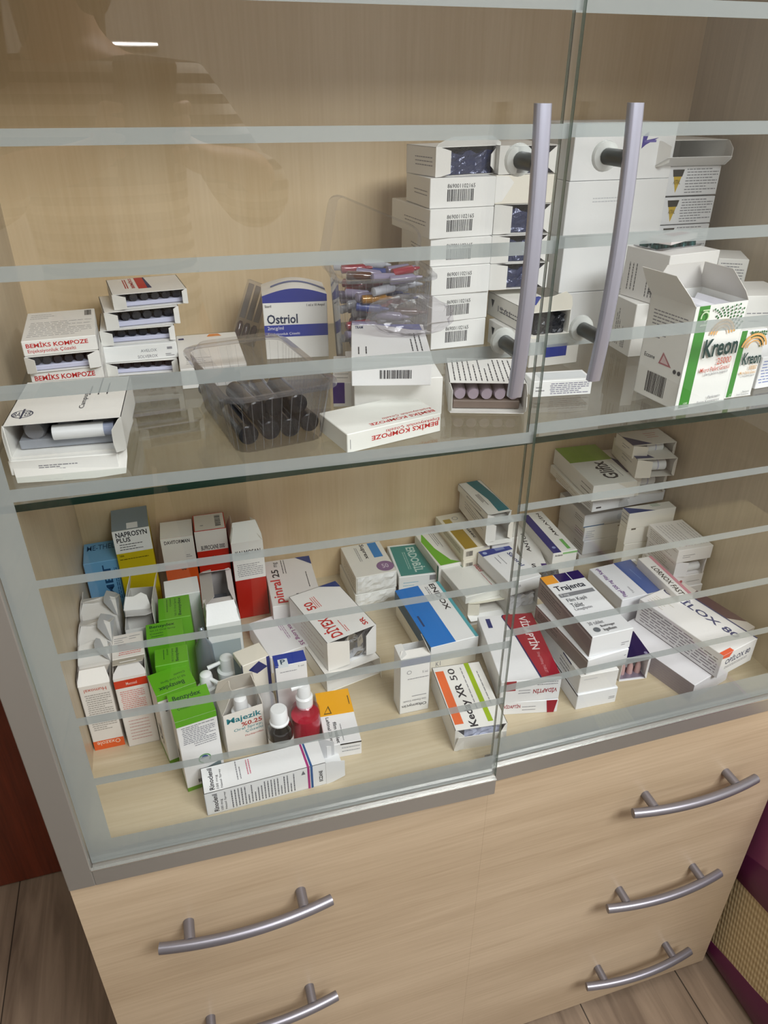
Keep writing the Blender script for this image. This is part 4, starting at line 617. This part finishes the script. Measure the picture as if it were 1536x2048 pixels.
foil_pack('redoxy','blue-lettered leaflet and foil inside the Keday XR carton',mat('leaflet_print','B9BED2',.5,bump=.4,bs=100),hf=.85,wf=(.2,.9))
viP=[('T','p',[(.48,1),(1,1),(1,.02),(.68,.02),(.62,.3),(.55,.65),(.44,.97)],'9A2030'),('T','p',[(.45,1),(.48,1),(.44,.97),(.55,.65),(.62,.3),(.68,.02),(.65,.02),(.53,.62),(.42,.97)],'2A2458'),('T','T','VİDAPTİN',.72,.42,.9,.95,'E6D5D6',270),('T','r',.12,.8,.2,.95,'22306E'),('T','t','50mg/1000mg TABLET',.76,.08,.82,.38,'C98A92',270)]
viF=[('F','T','VİDAPTİN',.55,.3,.95,.55,'A02A38',180),('F','r',.05,.55,.25,1,'9A2030'),('F','l',.3,.35,.5,.6,2,GY),('F','l',.6,.7,.95,.9,2,GY)]
carton('vida2','white VİDAPTİN carton under the dark red striped one','EBECEE',[('F','T','VİDAPTİN',.02,.5,.32,.85,'A02A38'),('F','p',[(.78,1),(.98,1),(.94,0),(.82,0)],'9A2030'),('F','l',.35,.2,.6,.7,2,GY)],group='VİDAPTİN cartons')
carton('vida','white VİDAPTİN carton with a curved dark red panel, upper one','EBECEE',viP+viF,group='VİDAPTİN cartons')
tjL=[('L','r',0,0,1,1,'8F8380'),('L','r',.0,.82,1,.90,'B4AAA7'),('L','l',.05,.3,.45,.8,4,'4A4245'),('L','p',[(0,.97),(1,.97),(1,1),(0,1)],'4E4746')]
tjP=[('T','r',.0,.86,.32,1,'F0A02A'),('T','r',.34,.86,.66,1,'241458'),('T','r',.68,.86,1,1,'241458'),('T','T','Trajenta',.1,.70,.85,.81,'2E3440'),('T','r',.06,.62,.94,.68,'86888C'),('T','t','5 mg',.1,.63,.3,.67,'E3E4E6'),('T','t','Film Kaplı',.14,.52,.62,.59,'4A4E56'),('T','t','Tablet',.14,.44,.42,.51,'4A4E56'),('T','t','Linagliptin',.14,.38,.56,.43,GY),('T','t','30 tablet',.14,.15,.5,.2,GY),('T','d',.22,.08,.0045,'6E7378'),('T','t','Boehringer',.36,.09,.7,.13,DK),('T','t','Ingelheim',.36,.03,.66,.08,DK),('F','l',.76,.2,.95,.4,2,GY)]
carton('traj4','white carton at the bottom of the Trajenta stack','EDEEF0',tjL[:0]+[('L','r',0,.88,1,.97,'5A5454'),('F','l',.8,.3,.95,.5,2,GY)])
carton('traj3','white carton with a navy and white edge line, third from top under Trajenta','EEECE9',[('L','r',0,.9,1,1,'E8E8E8'),('L','r',.6,.9,.8,1,NVY),('L','l',.55,.15,.95,.75,3,DK),('F','l',.1,.7,.5,.8,1,'C9C9CC')])
carton('traj2','white Trajenta carton with a brown-grey side, second from top','EDEEF0',tjL+[('F','l',.9,.5,.98,.7,1,GY)],group='Trajenta cartons')
carton('traj','white Trajenta 5 mg carton with orange and violet squares, topmost of its stack','EDEEF0',tjP+tjL,group='Trajenta cartons')
carton('navy','dark violet topped carton with an open end, right of the Trajenta stack','EDECEE',[('T','r',0,.04,1,1,'221748'),('T','d',.88,.14,.0025,'8F88A8')],open='F',flaps=[('R',.006,30,.2)])
blister_pack(world_in('navy',.02,.012,.002)+(-7,.034,.02,.018),'pink tablet blister in the open end of the violet-topped carton',mat('lilac_grey_foil','8F8696',.3,.4),mat('pink_dome','C6A2A0',.2),n=(3,1))
carton('flagyl','flat white Flagyl 500 carton with a broad blue band','EAEBEE',[('T','r',.52,0,.9,1,'0F4C9A'),('T','T','Flagyl 500 mg Film Kaplı',.08,.06,.18,.95,'6A3A84',90),('T','t','Tablet',.3,.1,.34,.3,GY,90),('T','l',.66,.4,.72,.75,1,'4F7EC0',90)]); carton('fla2','white carton under the Flagyl 500 carton','DCDCDE')
carton('lornox','narrow white LORNOX FAST carton with a pink stripe','EBEAEA',[('T','r',.76,0,1,1,'CB8496'),('T','T','LORNOX FAST',.2,.05,.58,.75,DK,270)]); carton('lor2','white carton under the LORNOX FAST carton','DCDCDE')
opL=[('L','l',.04,.1,.96,.9,7,'6C6670')]
carton('opilox','large white OPİLOX 80 carton resting on another box at the right front','EDECEC',[('T','T','OPİLOX 80',.62,.10,.84,.99,'22356E',270),('T','r',.965,0,1,1,'22356E'),('T','l',.08,.72,.4,.95,5,'C9C3B6',270),('T','r',.0,.0,.3,.045,'E5502C'),('F','T','OPİLOX 80',.12,.5,.85,.8,'2A3A66'),('F','l',.14,.3,.8,.42,2,GY),('F','p',[(0,1),(.28,1),(.2,.8),(0,.86)],'E5502C')]+opL)
carton('opi2','crumpled white carton lying under the OPİLOX 80 carton','E6E4E6',[('L','l',.05,.1,.95,.9,6,'A39AA0'),('L','r',0,.0,1,1,'A9A2A4')][::-1])
carton('wine','wine-coloured cornered white carton between OPİLOX and the right panel','E2DCD6',[('T','p',[(.3,.75),(1,.8),(1,.1),(.45,.35)],'4A1F3C'),('T','d',.75,.93,.0025,GY)],g=(.838,.075,.0077,14,.05,.12,.055))
q=[('L','l',.08,.15,.95,.85,5,'A8A4A6')]
carton('q1','small white carton of grey small print, topmost of the stack by the right panel','EBEAEA',[('T','l',.08,.1,.6,.9,6,'AFAFB3',270),('T','l',.7,.1,.95,.9,3,'AFAFB3',270),('T','T','LOX',.3,.1,.4,.25,'B26A80',270),('F','l',.15,.3,.5,.6,2,GY)]+q)
carton('q2','opened white carton with a white vial, second from top by the right panel','E9E7EA',q,open='F',flaps=[('L',.02,15,.05,'ECECF0'),('R',.012,40,.2)]); mb=MB(); mb.tube([(-.016,0,0),(.016,0,0)],.0065,WHITEP,16); o=mb.build('medicine_vial'); o.location=world_in('q2',.03,.009,.0078); tag(o,'white vial lying in the opened carton by the right panel','vial')
carton('q3','white carton with a pink dot, third from top by the right panel','ECEAEC',[('F','d',.3,.5,.003,'B0405A'),('F','l',.5,.3,.9,.5,1,GY)]+q); carton('q5','white carton at the bottom of the stack by the right panel','ECEAEC',q)
tri=[('T','p',[(0,.0),(.55,.0),(0,1)],'2A3F78'),('T','l',.55,.5,.85,.95,3,'5FA070')]
carton('q4','white carton with a blue triangle and green lettering near the right panel','EFEDE4',tri+[('L','l',.1,.2,.9,.9,3,GY)]); carton('q4b','white carton directly under the blue triangle carton','EFEDE4',[('F','r',.1,.9,.2,1,DK)]); carton('q4c','white carton at the bottom under the blue triangle carton','EFEDE4')
carton('glif','white and green Glifix carton, topmost of the tall right stack','E6E6E1',[('T','r',.0,.58,1,1,'86A83A'),('T','T','Glifix',.42,.12,.75,.55,'2F3036',90),('T','l',.8,.15,.86,.45,1,GY,90),('L','l',.72,.2,.95,.8,2,DK),('F','p',[(.55,1),(1,1),(1,.3)],'D6D2C6')])
carton('s1','crushed white carton with a torn corner just under the Glifix carton','DEDCD4',[('L','l',.2,.1,.9,.8,3,'B5AE9E')])
for k,l in (('s2','wide white carton with small print third in the right stack'),('s3','white carton with a blue edge line in the middle of the right stack'),('s4','white carton with blue-grey lettering lower in the right stack'),('s5','white carton with a film wrapped end low in the right stack'),('s6','white carton at the very bottom of the tall right stack')):
    P={'s2':[('F','r',.05,.3,.12,.45,DK),('F','l',.36,.1,.5,.9,5,GY)],'s3':[('F','r',0,.0,.5,.08,'2A6A9A'),('F','d',.86,.5,.006,'D4D8DE')],'s4':[('F','l',.05,.2,.25,.75,4,'8A98B0'),('F','r',.8,.75,.95,.85,DK)]}.get(k,[])
    carton(k,l,'E9EBEE' if k!='s6' else 'DDDCDA',P+[('L','l',.65,.2,.95,.7,3,'7F7B78')])
for k,l in (('t1','opened white carton with red print high right, under the glass shelf'),('t2','opened white carton with a dark blue lid strip below the red-printed one'),('t3','opened white carton lowest of the three by the right panel top')):
    carton(k,l,'E8E4DC',[('T','p',[(0,.7),(0,.05),(.45,.05)],'22305F'),('T','l',.5,.4,.8,.8,3,'D0564A' if k=='t1' else GY),('L','l',.4,.3,.8,.7,2,GY)],open='F',flaps=[('L',.024,14,.05,'E9E4D8'),('R',.010,35,.2)])
    g=SP[k]; mb=MB(); mb.tube([(-.014,0,0),(.014,0,0)],min(.0085,g[6]*.38),WHITEP,18); mb.tube([(.0,0,0),(.002,0,0)],min(.0087,g[6]*.385),LIL,18); o=mb.build('white_roll'); o.location=world_in(k,g[4]*.6,.016,g[6]*.42); o.rotation_euler=(0,0,math.radians(g[3])); tag(o,'white ribbed roll inside the opened carton %s by the right panel'%{'t1':'with red print','t2':'with the dark blue strip','t3':'lowest of three'}[k],'roll')
# ================= clear plastic tubs on the glass shelf =================
PET=thin_glass('clear_pet',(.972,.972,.978),1.2,.04,0,(.7,.7,.74)); PETR=thin_glass('clear_pet_rim',(.90,.90,.92),1.4,.06,.06,(.7,.7,.72))
RIBM=mat('pet_rib','DADCE0',.12,0,.8,alpha=.16)
def rrect(w,d,r,n=6,flute=0,fn=90):
    P=[]
    for cx,cy,a0 in((w/2-r,d/2-r,0),(-w/2+r,d/2-r,90),(-w/2+r,-d/2+r,180),(w/2-r,-d/2+r,270)):
        for i in range(n+1):
            a=math.radians(a0+90*i/n); P.append((cx+r*math.cos(a),cy+r*math.sin(a)))
    if not flute: return P
    out=[]; m=fn*2; L=[0]
    for i in range(len(P)): q=P[(i+1)%len(P)]; L.append(L[-1]+math.dist(P[i],q))
    for k in range(m):
        t=L[-1]*k/m; i=max(j for j in range(len(P)) if L[j]<=t); q=P[(i+1)%len(P)]; f=(t-L[i])/(L[i+1]-L[i]+1e-9); x=P[i][0]+(q[0]-P[i][0])*f; y=P[i][1]+(q[1]-P[i][1])*f
        s=1+(flute if k%2 else -flute)/max(abs(x),abs(y)); out.append((x*s,y*s))
    return out
def loft(mb,rings,m,closed=True,cap0=False,cap1=False,smooth=False):
    n=len(rings[0]); vs=[p for r in rings for p in r]; fs=[(i*n+k,i*n+(k+1)%n,(i+1)*n+(k+1)%n,(i+1)*n+k) for i in range(len(rings)-1) for k in range(n)]
    if cap0: fs.append(tuple(range(n)))
    if cap1: fs.append(tuple((len(rings)-1)*n+k for k in range(n)))
    mb.add(vs,fs,m,smooth)
def tub(name,label,loc,rz,w,d,h,taper=.87,lid=True):
    th=thing(name,label,'plastic tub',loc,rz)
    mb=MB(); R=[]
    for i in range(6):
        t=i/5; s=taper+(1-taper)*t; R.append([(x,y,h*t) for x,y in rrect(w*s,d*s,.014,6,.0005,60)])
    loft(mb,R,PET,cap0=True)
    P0=rrect(w*taper*1.004,d*taper*1.004,.014,6,.0001,26); P1=rrect(w*1.004,d*1.004,.014,6,.0001,26)
    for (xa,ya),(xb,yb) in zip(P0,P1): mb.tube([(xa,ya,.002),(xb,yb,h*.98)],0.00022,RIBM,4,False)
    mb.build('tub_wall',th)
    mb=MB(); A=[(x,y) for x,y in rrect(w,d,.014)]; B=[(x,y) for x,y in rrect(w+.012,d+.012,.018)]
    loft(mb,[[(x,y,h) for x,y in A],[(x,y,h+.002) for x,y in A],[(x,y,h+.002) for x,y in B],[(x,y,h-.001) for x,y in B],[(x,y,h) for x,y in A]],PETR); mb.build('rim',th)
    if lid:
        mb=MB(); B2=rrect(w+.011,d+.011,.018); Cc=rrect(w-.006,d-.006,.014); D2=rrect(w-.016,d-.016,.012)
        loft(mb,[[(x,y,h+.0028) for x,y in B2],[(x,y,h+.0045) for x,y in Cc],[(x,y,h+.010) for x,y in D2]],PETR,smooth=False)
        mb.add([(x,y,h+.010) for x,y in D2],[tuple(range(len(D2)))],PET); mb.build('lid',th)
    return th
rz=math.radians(9); cl=Vector((.2485,.140,.4226))
tub('clamshell_tub','closed clear clamshell tub full of dark tubes on the glass shelf',cl,rz,.093,.150,.053)
BK=mat('dark_navy_tube','10151F',.16,0,.6,coat=.4); BKC=mat('black_tube_cap','0C1119',.22)
def tl(x,y,z): return cl+Vector((x*math.cos(rz)-y*math.sin(rz),x*math.sin(rz)+y*math.cos(rz),z))
sp=[(-.0265,-.050,.0100,0),(-.0065,-.048,.0100,.03),(.0130,-.050,.0100,-.02),(.0310,-.046,.0100,.04),(-.0300,.022,.0100,.05),(-.0165,-.040,.0270,.06),(.0040,-.036,.0272,-.05),(.0235,-.040,.0270,.02),(.0100,.026,.0105,.0)]
names=['leftmost front','second front','third front','right front','back left','upper left','upper middle','upper right','back right']
for (x,y,z,a),n in zip(sp,names):
    th=thing('lancet_tube','dark navy capped tube in the clamshell tub, %s'%n,'tube',tl(x,y+.03,z),rz+a,'dark tubes in the clamshell tub')
    mb=MB(); mb.tube([(0,-.020,0),(0,.028,0)],.0086,BK,20); mb.build('tube_body',th)
    mb=MB(); mb.tube([(0,-.032,0),(0,-.031,0),(0,-.0205,0)],[.0078,.0089,.0089],BKC,20); mb.build('tube_cap',th)
# upper tub with ampoules, its lid leaning open
rz2=math.radians(-6); c2=Vector((.402,.262,.4226))
SP2=dict()
def t2(x,y,z): return c2+Vector((x*math.cos(rz2)-y*math.sin(rz2),x*math.sin(rz2)+y*math.cos(rz2),z))
tb=tub('ampoule_tub','open clear tub heaped with ampoules left of the bar code stack',c2,rz2,.098,.096,.105,taper=.90,lid=False)
mb=MB(); Lw,Ld=.112,.105; A=rrect(Lw,Ld,.016); B=rrect(Lw-.016,Ld-.016,.012)
loft(mb,[[(x,y,0) for x,y in A],[(x,y,.003) for x,y in A],[(x,y,.010) for x,y in B]],PETR); mb.add([(x,y,.010) for x,y in B],[tuple(range(len(B)))],PET)
ld=mb.build('lid',tb); ld.location=(-.004,.020,.124); ld.rotation_euler=(math.radians(40),math.radians(22),0)
cols=[('amber',AMBER),('clear',mat('clear_ampoule_glass','C9CCD6',.05,0,.7,coat=.6,alpha=.6)),('red',mat('red_ampoule','8A2A38',.12,0,.6,coat=.4)),('lilac',mat('lilac_ampoule','8E86A0',.12,0,.6,coat=.4,alpha=.8)),('blue-labelled',mat('blue_label_ampoule','39457F',.3)),('gold',mat('gold_ampoule','9A6A1E',.15,.2,.6,coat=.4))]
rg=random.Random(4); k=0; proto={}
for layer in range(11):
    for j in range(9):
        z=.009+layer*.0095; cn,cm=cols[rg.choices(range(6),[(4 if layer<3 else 1),3,2,3,(3 if layer>5 else .3),(3 if layer<2 else .2)])[0]]
        x=rg.uniform(-.030,.030); y=-.038+j*.0095+rg.uniform(-.002,.002)
        if cn not in proto:
            mb=MB(); mb.tube([(-.017,0,0),(-.016,0,0),(.008,0,0),(.011,0,0),(.0125,0,0),(.018,0,0)],[.003,.0046,.0046,.002,.0024,.0012],cm,12); o=mb.build('ampoule'); proto[cn]=o
        else: o=proto[cn].copy(); C.objects.link(o)
        o.location=t2(x*(.6 if layer<2 else 1),y,z); o.rotation_euler=(rg.uniform(0,.5),rg.uniform(-.12,.12),rz2+rg.uniform(-.5,.5)); tag(o,'%s glass ampoule heaped in the open clear tub'%cn,'ampoule','%s ampoules in the open tub'%cn)
# crumpled clear bag between the tub and the wedge carton
mb=MB(); vs=[];n=22;m_=12; rg=random.Random(8)
for i in range(m_+1):
    for j in range(n):
        th_=math.pi*i/m_; ph=2*math.pi*j/n; rr=1+rg.uniform(-.1,.1); vs.append((.052*rr*math.sin(th_)*math.cos(ph),.022*rr*math.sin(th_)*math.sin(ph),.024+.024*rr*math.cos(th_)))
mb.add(vs,[(i*n+j,i*n+(j+1)%n,(i+1)*n+(j+1)%n,(i+1)*n+j) for i in range(m_) for j in range(n)],thin_glass('clear_bag_film',(.93,.92,.94),1.45,.08,.1,(.7,.68,.7)))
o=mb.build('plastic_bag'); o.location=(.432,.192,.490); o.rotation_euler=(.0,0,-.2); tag(o,'crumpled clear plastic bag lying on the cartons in front of the ampoule tub','bag'); o.scale=(.8,.7,.8); o.location=(.400,.150,.4895)
# leaning ampoule strip
th=thing('ampoule_strip','clear strip of amber ampoules leaning on the back wall left of Ostriol','ampoule strip',(.262,.385,.4228),0,None,(math.radians(-14),math.radians(24),0))
mb=MB(); mb.box((-.014,-.006,0),(.014,.006,.076),PETR); mb.build('tray',th)
for i in range(3):
    mb=MB(); x=-.009+i*.009; mb.tube([(x,0,.002),(x,0,.022),(x,0,.026)],[.004,.004,.002],AMBER,12); mb.build('ampoule',th)
    mb=MB(); mb.tube([(x,0,.03),(x,0,.072)],.0036,thin_glass('ampoule_clear',(.85,.82,.8),1.5,.05,.1),10); mb.build('ampoule_neck',th)
# ================= the far side of the room, mirrored faintly in the glass doors =================
mb=MB(); mb.box((-.09,-3.275,.842),(.10,-3.262,.861),mat('lamp_housing','D8D8D8',.5)); th=thing('wall_light','slim lit strip lamp on the wall behind the camera','lamp',(.005,-3.27,.842))
def lk(o): o.parent=th; o.matrix_parent_inverse=Matrix.Translation(-Vector(th.location))
E_=bpy.data.materials.new('lamp_glow'); E_.use_nodes=True; b=E_.node_tree.nodes['Principled BSDF']; b.inputs['Emission Color'].default_value=(1,.95,.95,1); b.inputs['Emission Strength'].default_value=22
lk(mb.build('housing')); mb=MB(); mb.box((-.088,-3.2619,.847),(.096,-3.258,.856),E_); lk(mb.build('light_tube'))
# ================= the person taking the photograph, seen only as a faint reflection =================
def skin_mesh(name,V_,E,mat_,parent=None,sub=2,root=0):
    me=bpy.data.meshes.new(name+'_cage'); me.from_pydata([v[:3] for v in V_],[],[]) if False else me.from_pydata([v[:3] for v in V_],E,[])
    o=bpy.data.objects.new(name+'_cage',me); C.objects.link(o); sk=o.modifiers.new('Skin','SKIN'); sk.use_smooth_shade=True
    for i,v in enumerate(V_):
        s=me.skin_vertices[0].data[i]; s.radius=(v[3],v[4] if len(v)>4 else v[3]); s.use_root=(i==root)
    ss=o.modifiers.new('Sub','SUBSURF'); ss.levels=sub; ss.render_levels=sub
    dg=bpy.context.evaluated_depsgraph_get(); m2=bpy.data.meshes.new_from_object(o.evaluated_get(dg)); bpy.data.objects.remove(o)
    m2.materials.clear(); m2.materials.append(mat_); m2.polygons.foreach_set('use_smooth',[True]*len(m2.polygons)); m2.name=name
    q=bpy.data.objects.new(name,m2); C.objects.link(q)
    if parent: q.parent=parent; q.matrix_parent_inverse=Matrix.Translation(-Vector(parent.location))
    return q
SKINM=mat('skin','C79A7E',.5)
cp=Vector((.17278,-.51078,.69754))
per=thing('person','person in a striped sweater holding a phone up behind the camera','person',(.06,-.86,FLZ))
phc=cp-cf*.0065-cu*.052-cr*.014
def ph(a,b,c_): q=phc+cr*a+cu*b-cf*c_; return (q.x,q.y,q.z)
HR=ph(.047,-.055,.018); HL=ph(-.047,-.055,.018)
V_=[(.06,-.86,.27,.135,.10),(.06,-.865,.44,.115,.085),(.052,-.85,.58,.125,.09),(.045,-.84,.675,.10,.07),(.04,-.83,.76,.042,.045),(.038,-.81,.83,.045,.05),(.036,-.785,.885,.062,.075),(.036,-.785,.945,.068,.082),(.036,-.795,.995,.045,.055),
 (-.10,-.84,.69,.05,.045),(-.155,-.79,.53,.042,.042),(-.02,-.63,.60,.028,.026),(*HL,.024,.018),
 (.205,-.84,.69,.05,.045),(.295,-.79,.53,.042,.042),(.285,-.63,.60,.028,.026),(*HR,.024,.018),
 (-.03,-.86,.18,.085,.09),(-.035,-.855,-.18,.055,.06),(-.04,-.87,-.56,.036,.04),(-.045,-.79,-.61,.035,.028),
 (.15,-.86,.18,.085,.09),(.155,-.855,-.18,.055,.06),(.16,-.87,-.56,.036,.04),(.165,-.79,-.61,.035,.028)]
E=[(0,1),(1,2),(2,3),(3,4),(4,5),(5,6),(6,7),(7,8),(3,9),(9,10),(10,11),(11,12),(3,13),(13,14),(14,15),(15,16),(0,17),(17,18),(18,19),(19,20),(0,21),(21,22),(22,23),(23,24)]
def chain(root,pts,r):
    k=root
    for i,q in enumerate(pts): V_.append((*q,r*(1-.12*i))); E.append((k,len(V_)-1)); k=len(V_)-1
for s,hr in((1,16),(-1,12)):
    for i,b in enumerate((-.030,-.010,.010,.028)):
        L=(.9,1,1.05,.95)[i]; chain(hr,[ph(s*.046,b-.012,.006),ph(s*.049,b,-.004),ph(s*(.042-.006*L),b+.003,-.0125),ph(s*(.034-.006*L),b+.004,-.0135)],.0078)
    chain(hr,[ph(s*.036,-.045,.022),ph(s*.026,-.020,.018),ph(s*.020,.000,.0155)],.0095)
chain(7,[(.037,-.705,.932),(.037,-.690,.918)],.011); chain(6,[(.037,-.722,.873)],.02)
chain(7,[(-.034,-.79,.935)],.012); chain(7,[(.106,-.79,.935)],.012)
body=skin_mesh('body',V_,E,SKINM,per)
def stripes():
    m=bpy.data.materials.new('striped_knit'); m.use_nodes=True; nt=m.node_tree; b=nt.nodes['Principled BSDF']; N=nt.nodes.new; L=nt.links.new
    g=N('ShaderNodeNewGeometry'); sx=N('ShaderNodeSeparateXYZ'); L(g.outputs['Position'],sx.inputs[0]); a=N('ShaderNodeMath'); a.operation='MULTIPLY'; a.inputs[1].default_value=1/.027; L(sx.outputs[2],a.inputs[0])
    f=N('ShaderNodeMath'); f.operation='FRACT'; L(a.outputs[0],f.inputs[0]); c=N('ShaderNodeMath'); c.operation='GREATER_THAN'; c.inputs[1].default_value=.48; L(f.outputs[0],c.inputs[0])
    mx=N('ShaderNodeMix'); mx.data_type='RGBA'; mx.inputs[6].default_value=(*lin('1E1A22'),1); mx.inputs[7].default_value=(*lin('C9C2B8'),1); L(c.outputs[0],mx.inputs[0]); L(mx.outputs[2],b.inputs['Base Color']); b.inputs['Roughness'].default_value=.9; return m
sw=[(.06,-.86,.24,.155,.12),(.06,-.865,.44,.135,.10),(.052,-.85,.58,.143,.108),(.048,-.84,.665,.115,.088),(.042,-.832,.735,.055,.055),(-.10,-.84,.685,.060,.056),(-.155,-.79,.53,.06,.058),(-.035,-.645,.592,.044,.042),(.205,-.84,.685,.060,.056),(.295,-.79,.53,.06,.058),(.29,-.645,.592,.044,.042)]
skin_mesh('sweater',sw,[(0,1),(1,2),(2,3),(3,4),(3,5),(5,6),(6,7),(3,8),(8,9),(9,10)],stripes(),per)
tr=[(.06,-.86,.25,.148,.112),(-.03,-.86,.16,.098,.10),(-.035,-.855,-.18,.07,.072),(-.04,-.868,-.55,.056,.056),(.15,-.86,.16,.098,.10),(.155,-.855,-.18,.07,.072),(.16,-.868,-.55,.056,.056)]
skin_mesh('trousers',tr,[(0,1),(1,2),(2,3),(0,4),(4,5),(5,6)],mat('dark_denim','23262F',.85),per)
for s in(-1,1):
    x=.06+s*.1; skin_mesh('shoe',[(x,-.885,-.60,.036,.04),(x+s*.003,-.80,-.605,.038,.034),(x+s*.006,-.735,-.61,.03,.028)],[(0,1),(1,2)],mat('shoe_leather','2A2523',.5),per)
skin_mesh('hair',[(.036,-.815,.965,.086,.09),(.034,-.845,.89,.08,.06),(.03,-.875,.78,.07,.045),(.028,-.895,.68,.06,.03),(-.047,-.79,.89,.024,.04),(-.052,-.755,.78,.03,.026),(-.05,-.745,.69,.022,.02),(.105,-.79,.89,.020,.04),(.088,-.765,.78,.020,.024)],[(0,1),(1,2),(2,3),(0,4),(4,5),(5,6),(0,7),(7,8)],mat('dark_hair','1A120E',.5),per)
for s in(-1,1):
    mb=MB(); n=10; mb.lathe([(0,-.009),(.006,-.007),(.009,0),(.006,.007),(0,.009)],mat('eye_white','E8E4DE',.2),14); mb.lathe([(0,.0085),(.0045,.0085),(.004,.0095),(0,.0098)],mat('iris','2B1A10',.2),14)
    e=mb.build('eye'); e.rotation_euler=(math.radians(-90),0,0); e.location=(.0365+s*.029,-.7165,.940); e.parent=per; e.matrix_parent_inverse=Matrix.Translation(-Vector(per.location))
mb=MB(); mb.tube([(.018,-.7045,.890),(.037,-.7015,.888),(.056,-.7045,.890)],[.002,.005,.002],mat('lips','9A4F48',.4),8); e=mb.build('mouth'); e.parent=per; e.matrix_parent_inverse=Matrix.Translation(-Vector(per.location))
R3=Matrix((cr,cu,-cf)).transposed()
mb=MB(); mb.box((-.036,-.076,-.004),(.036,.076,.004),mat('phone_back','30323A',.2,.3),ch=.002); mb.box((-.033,-.073,.0041),(.033,.073,.0046),mat('phone_screen','0A0B0E',.08)); 
o=mb.build('smartphone'); o.matrix_world=Matrix.Translation(phc)@R3.to_4x4(); tag(o,'dark smartphone held up in both hands behind the camera','phone')
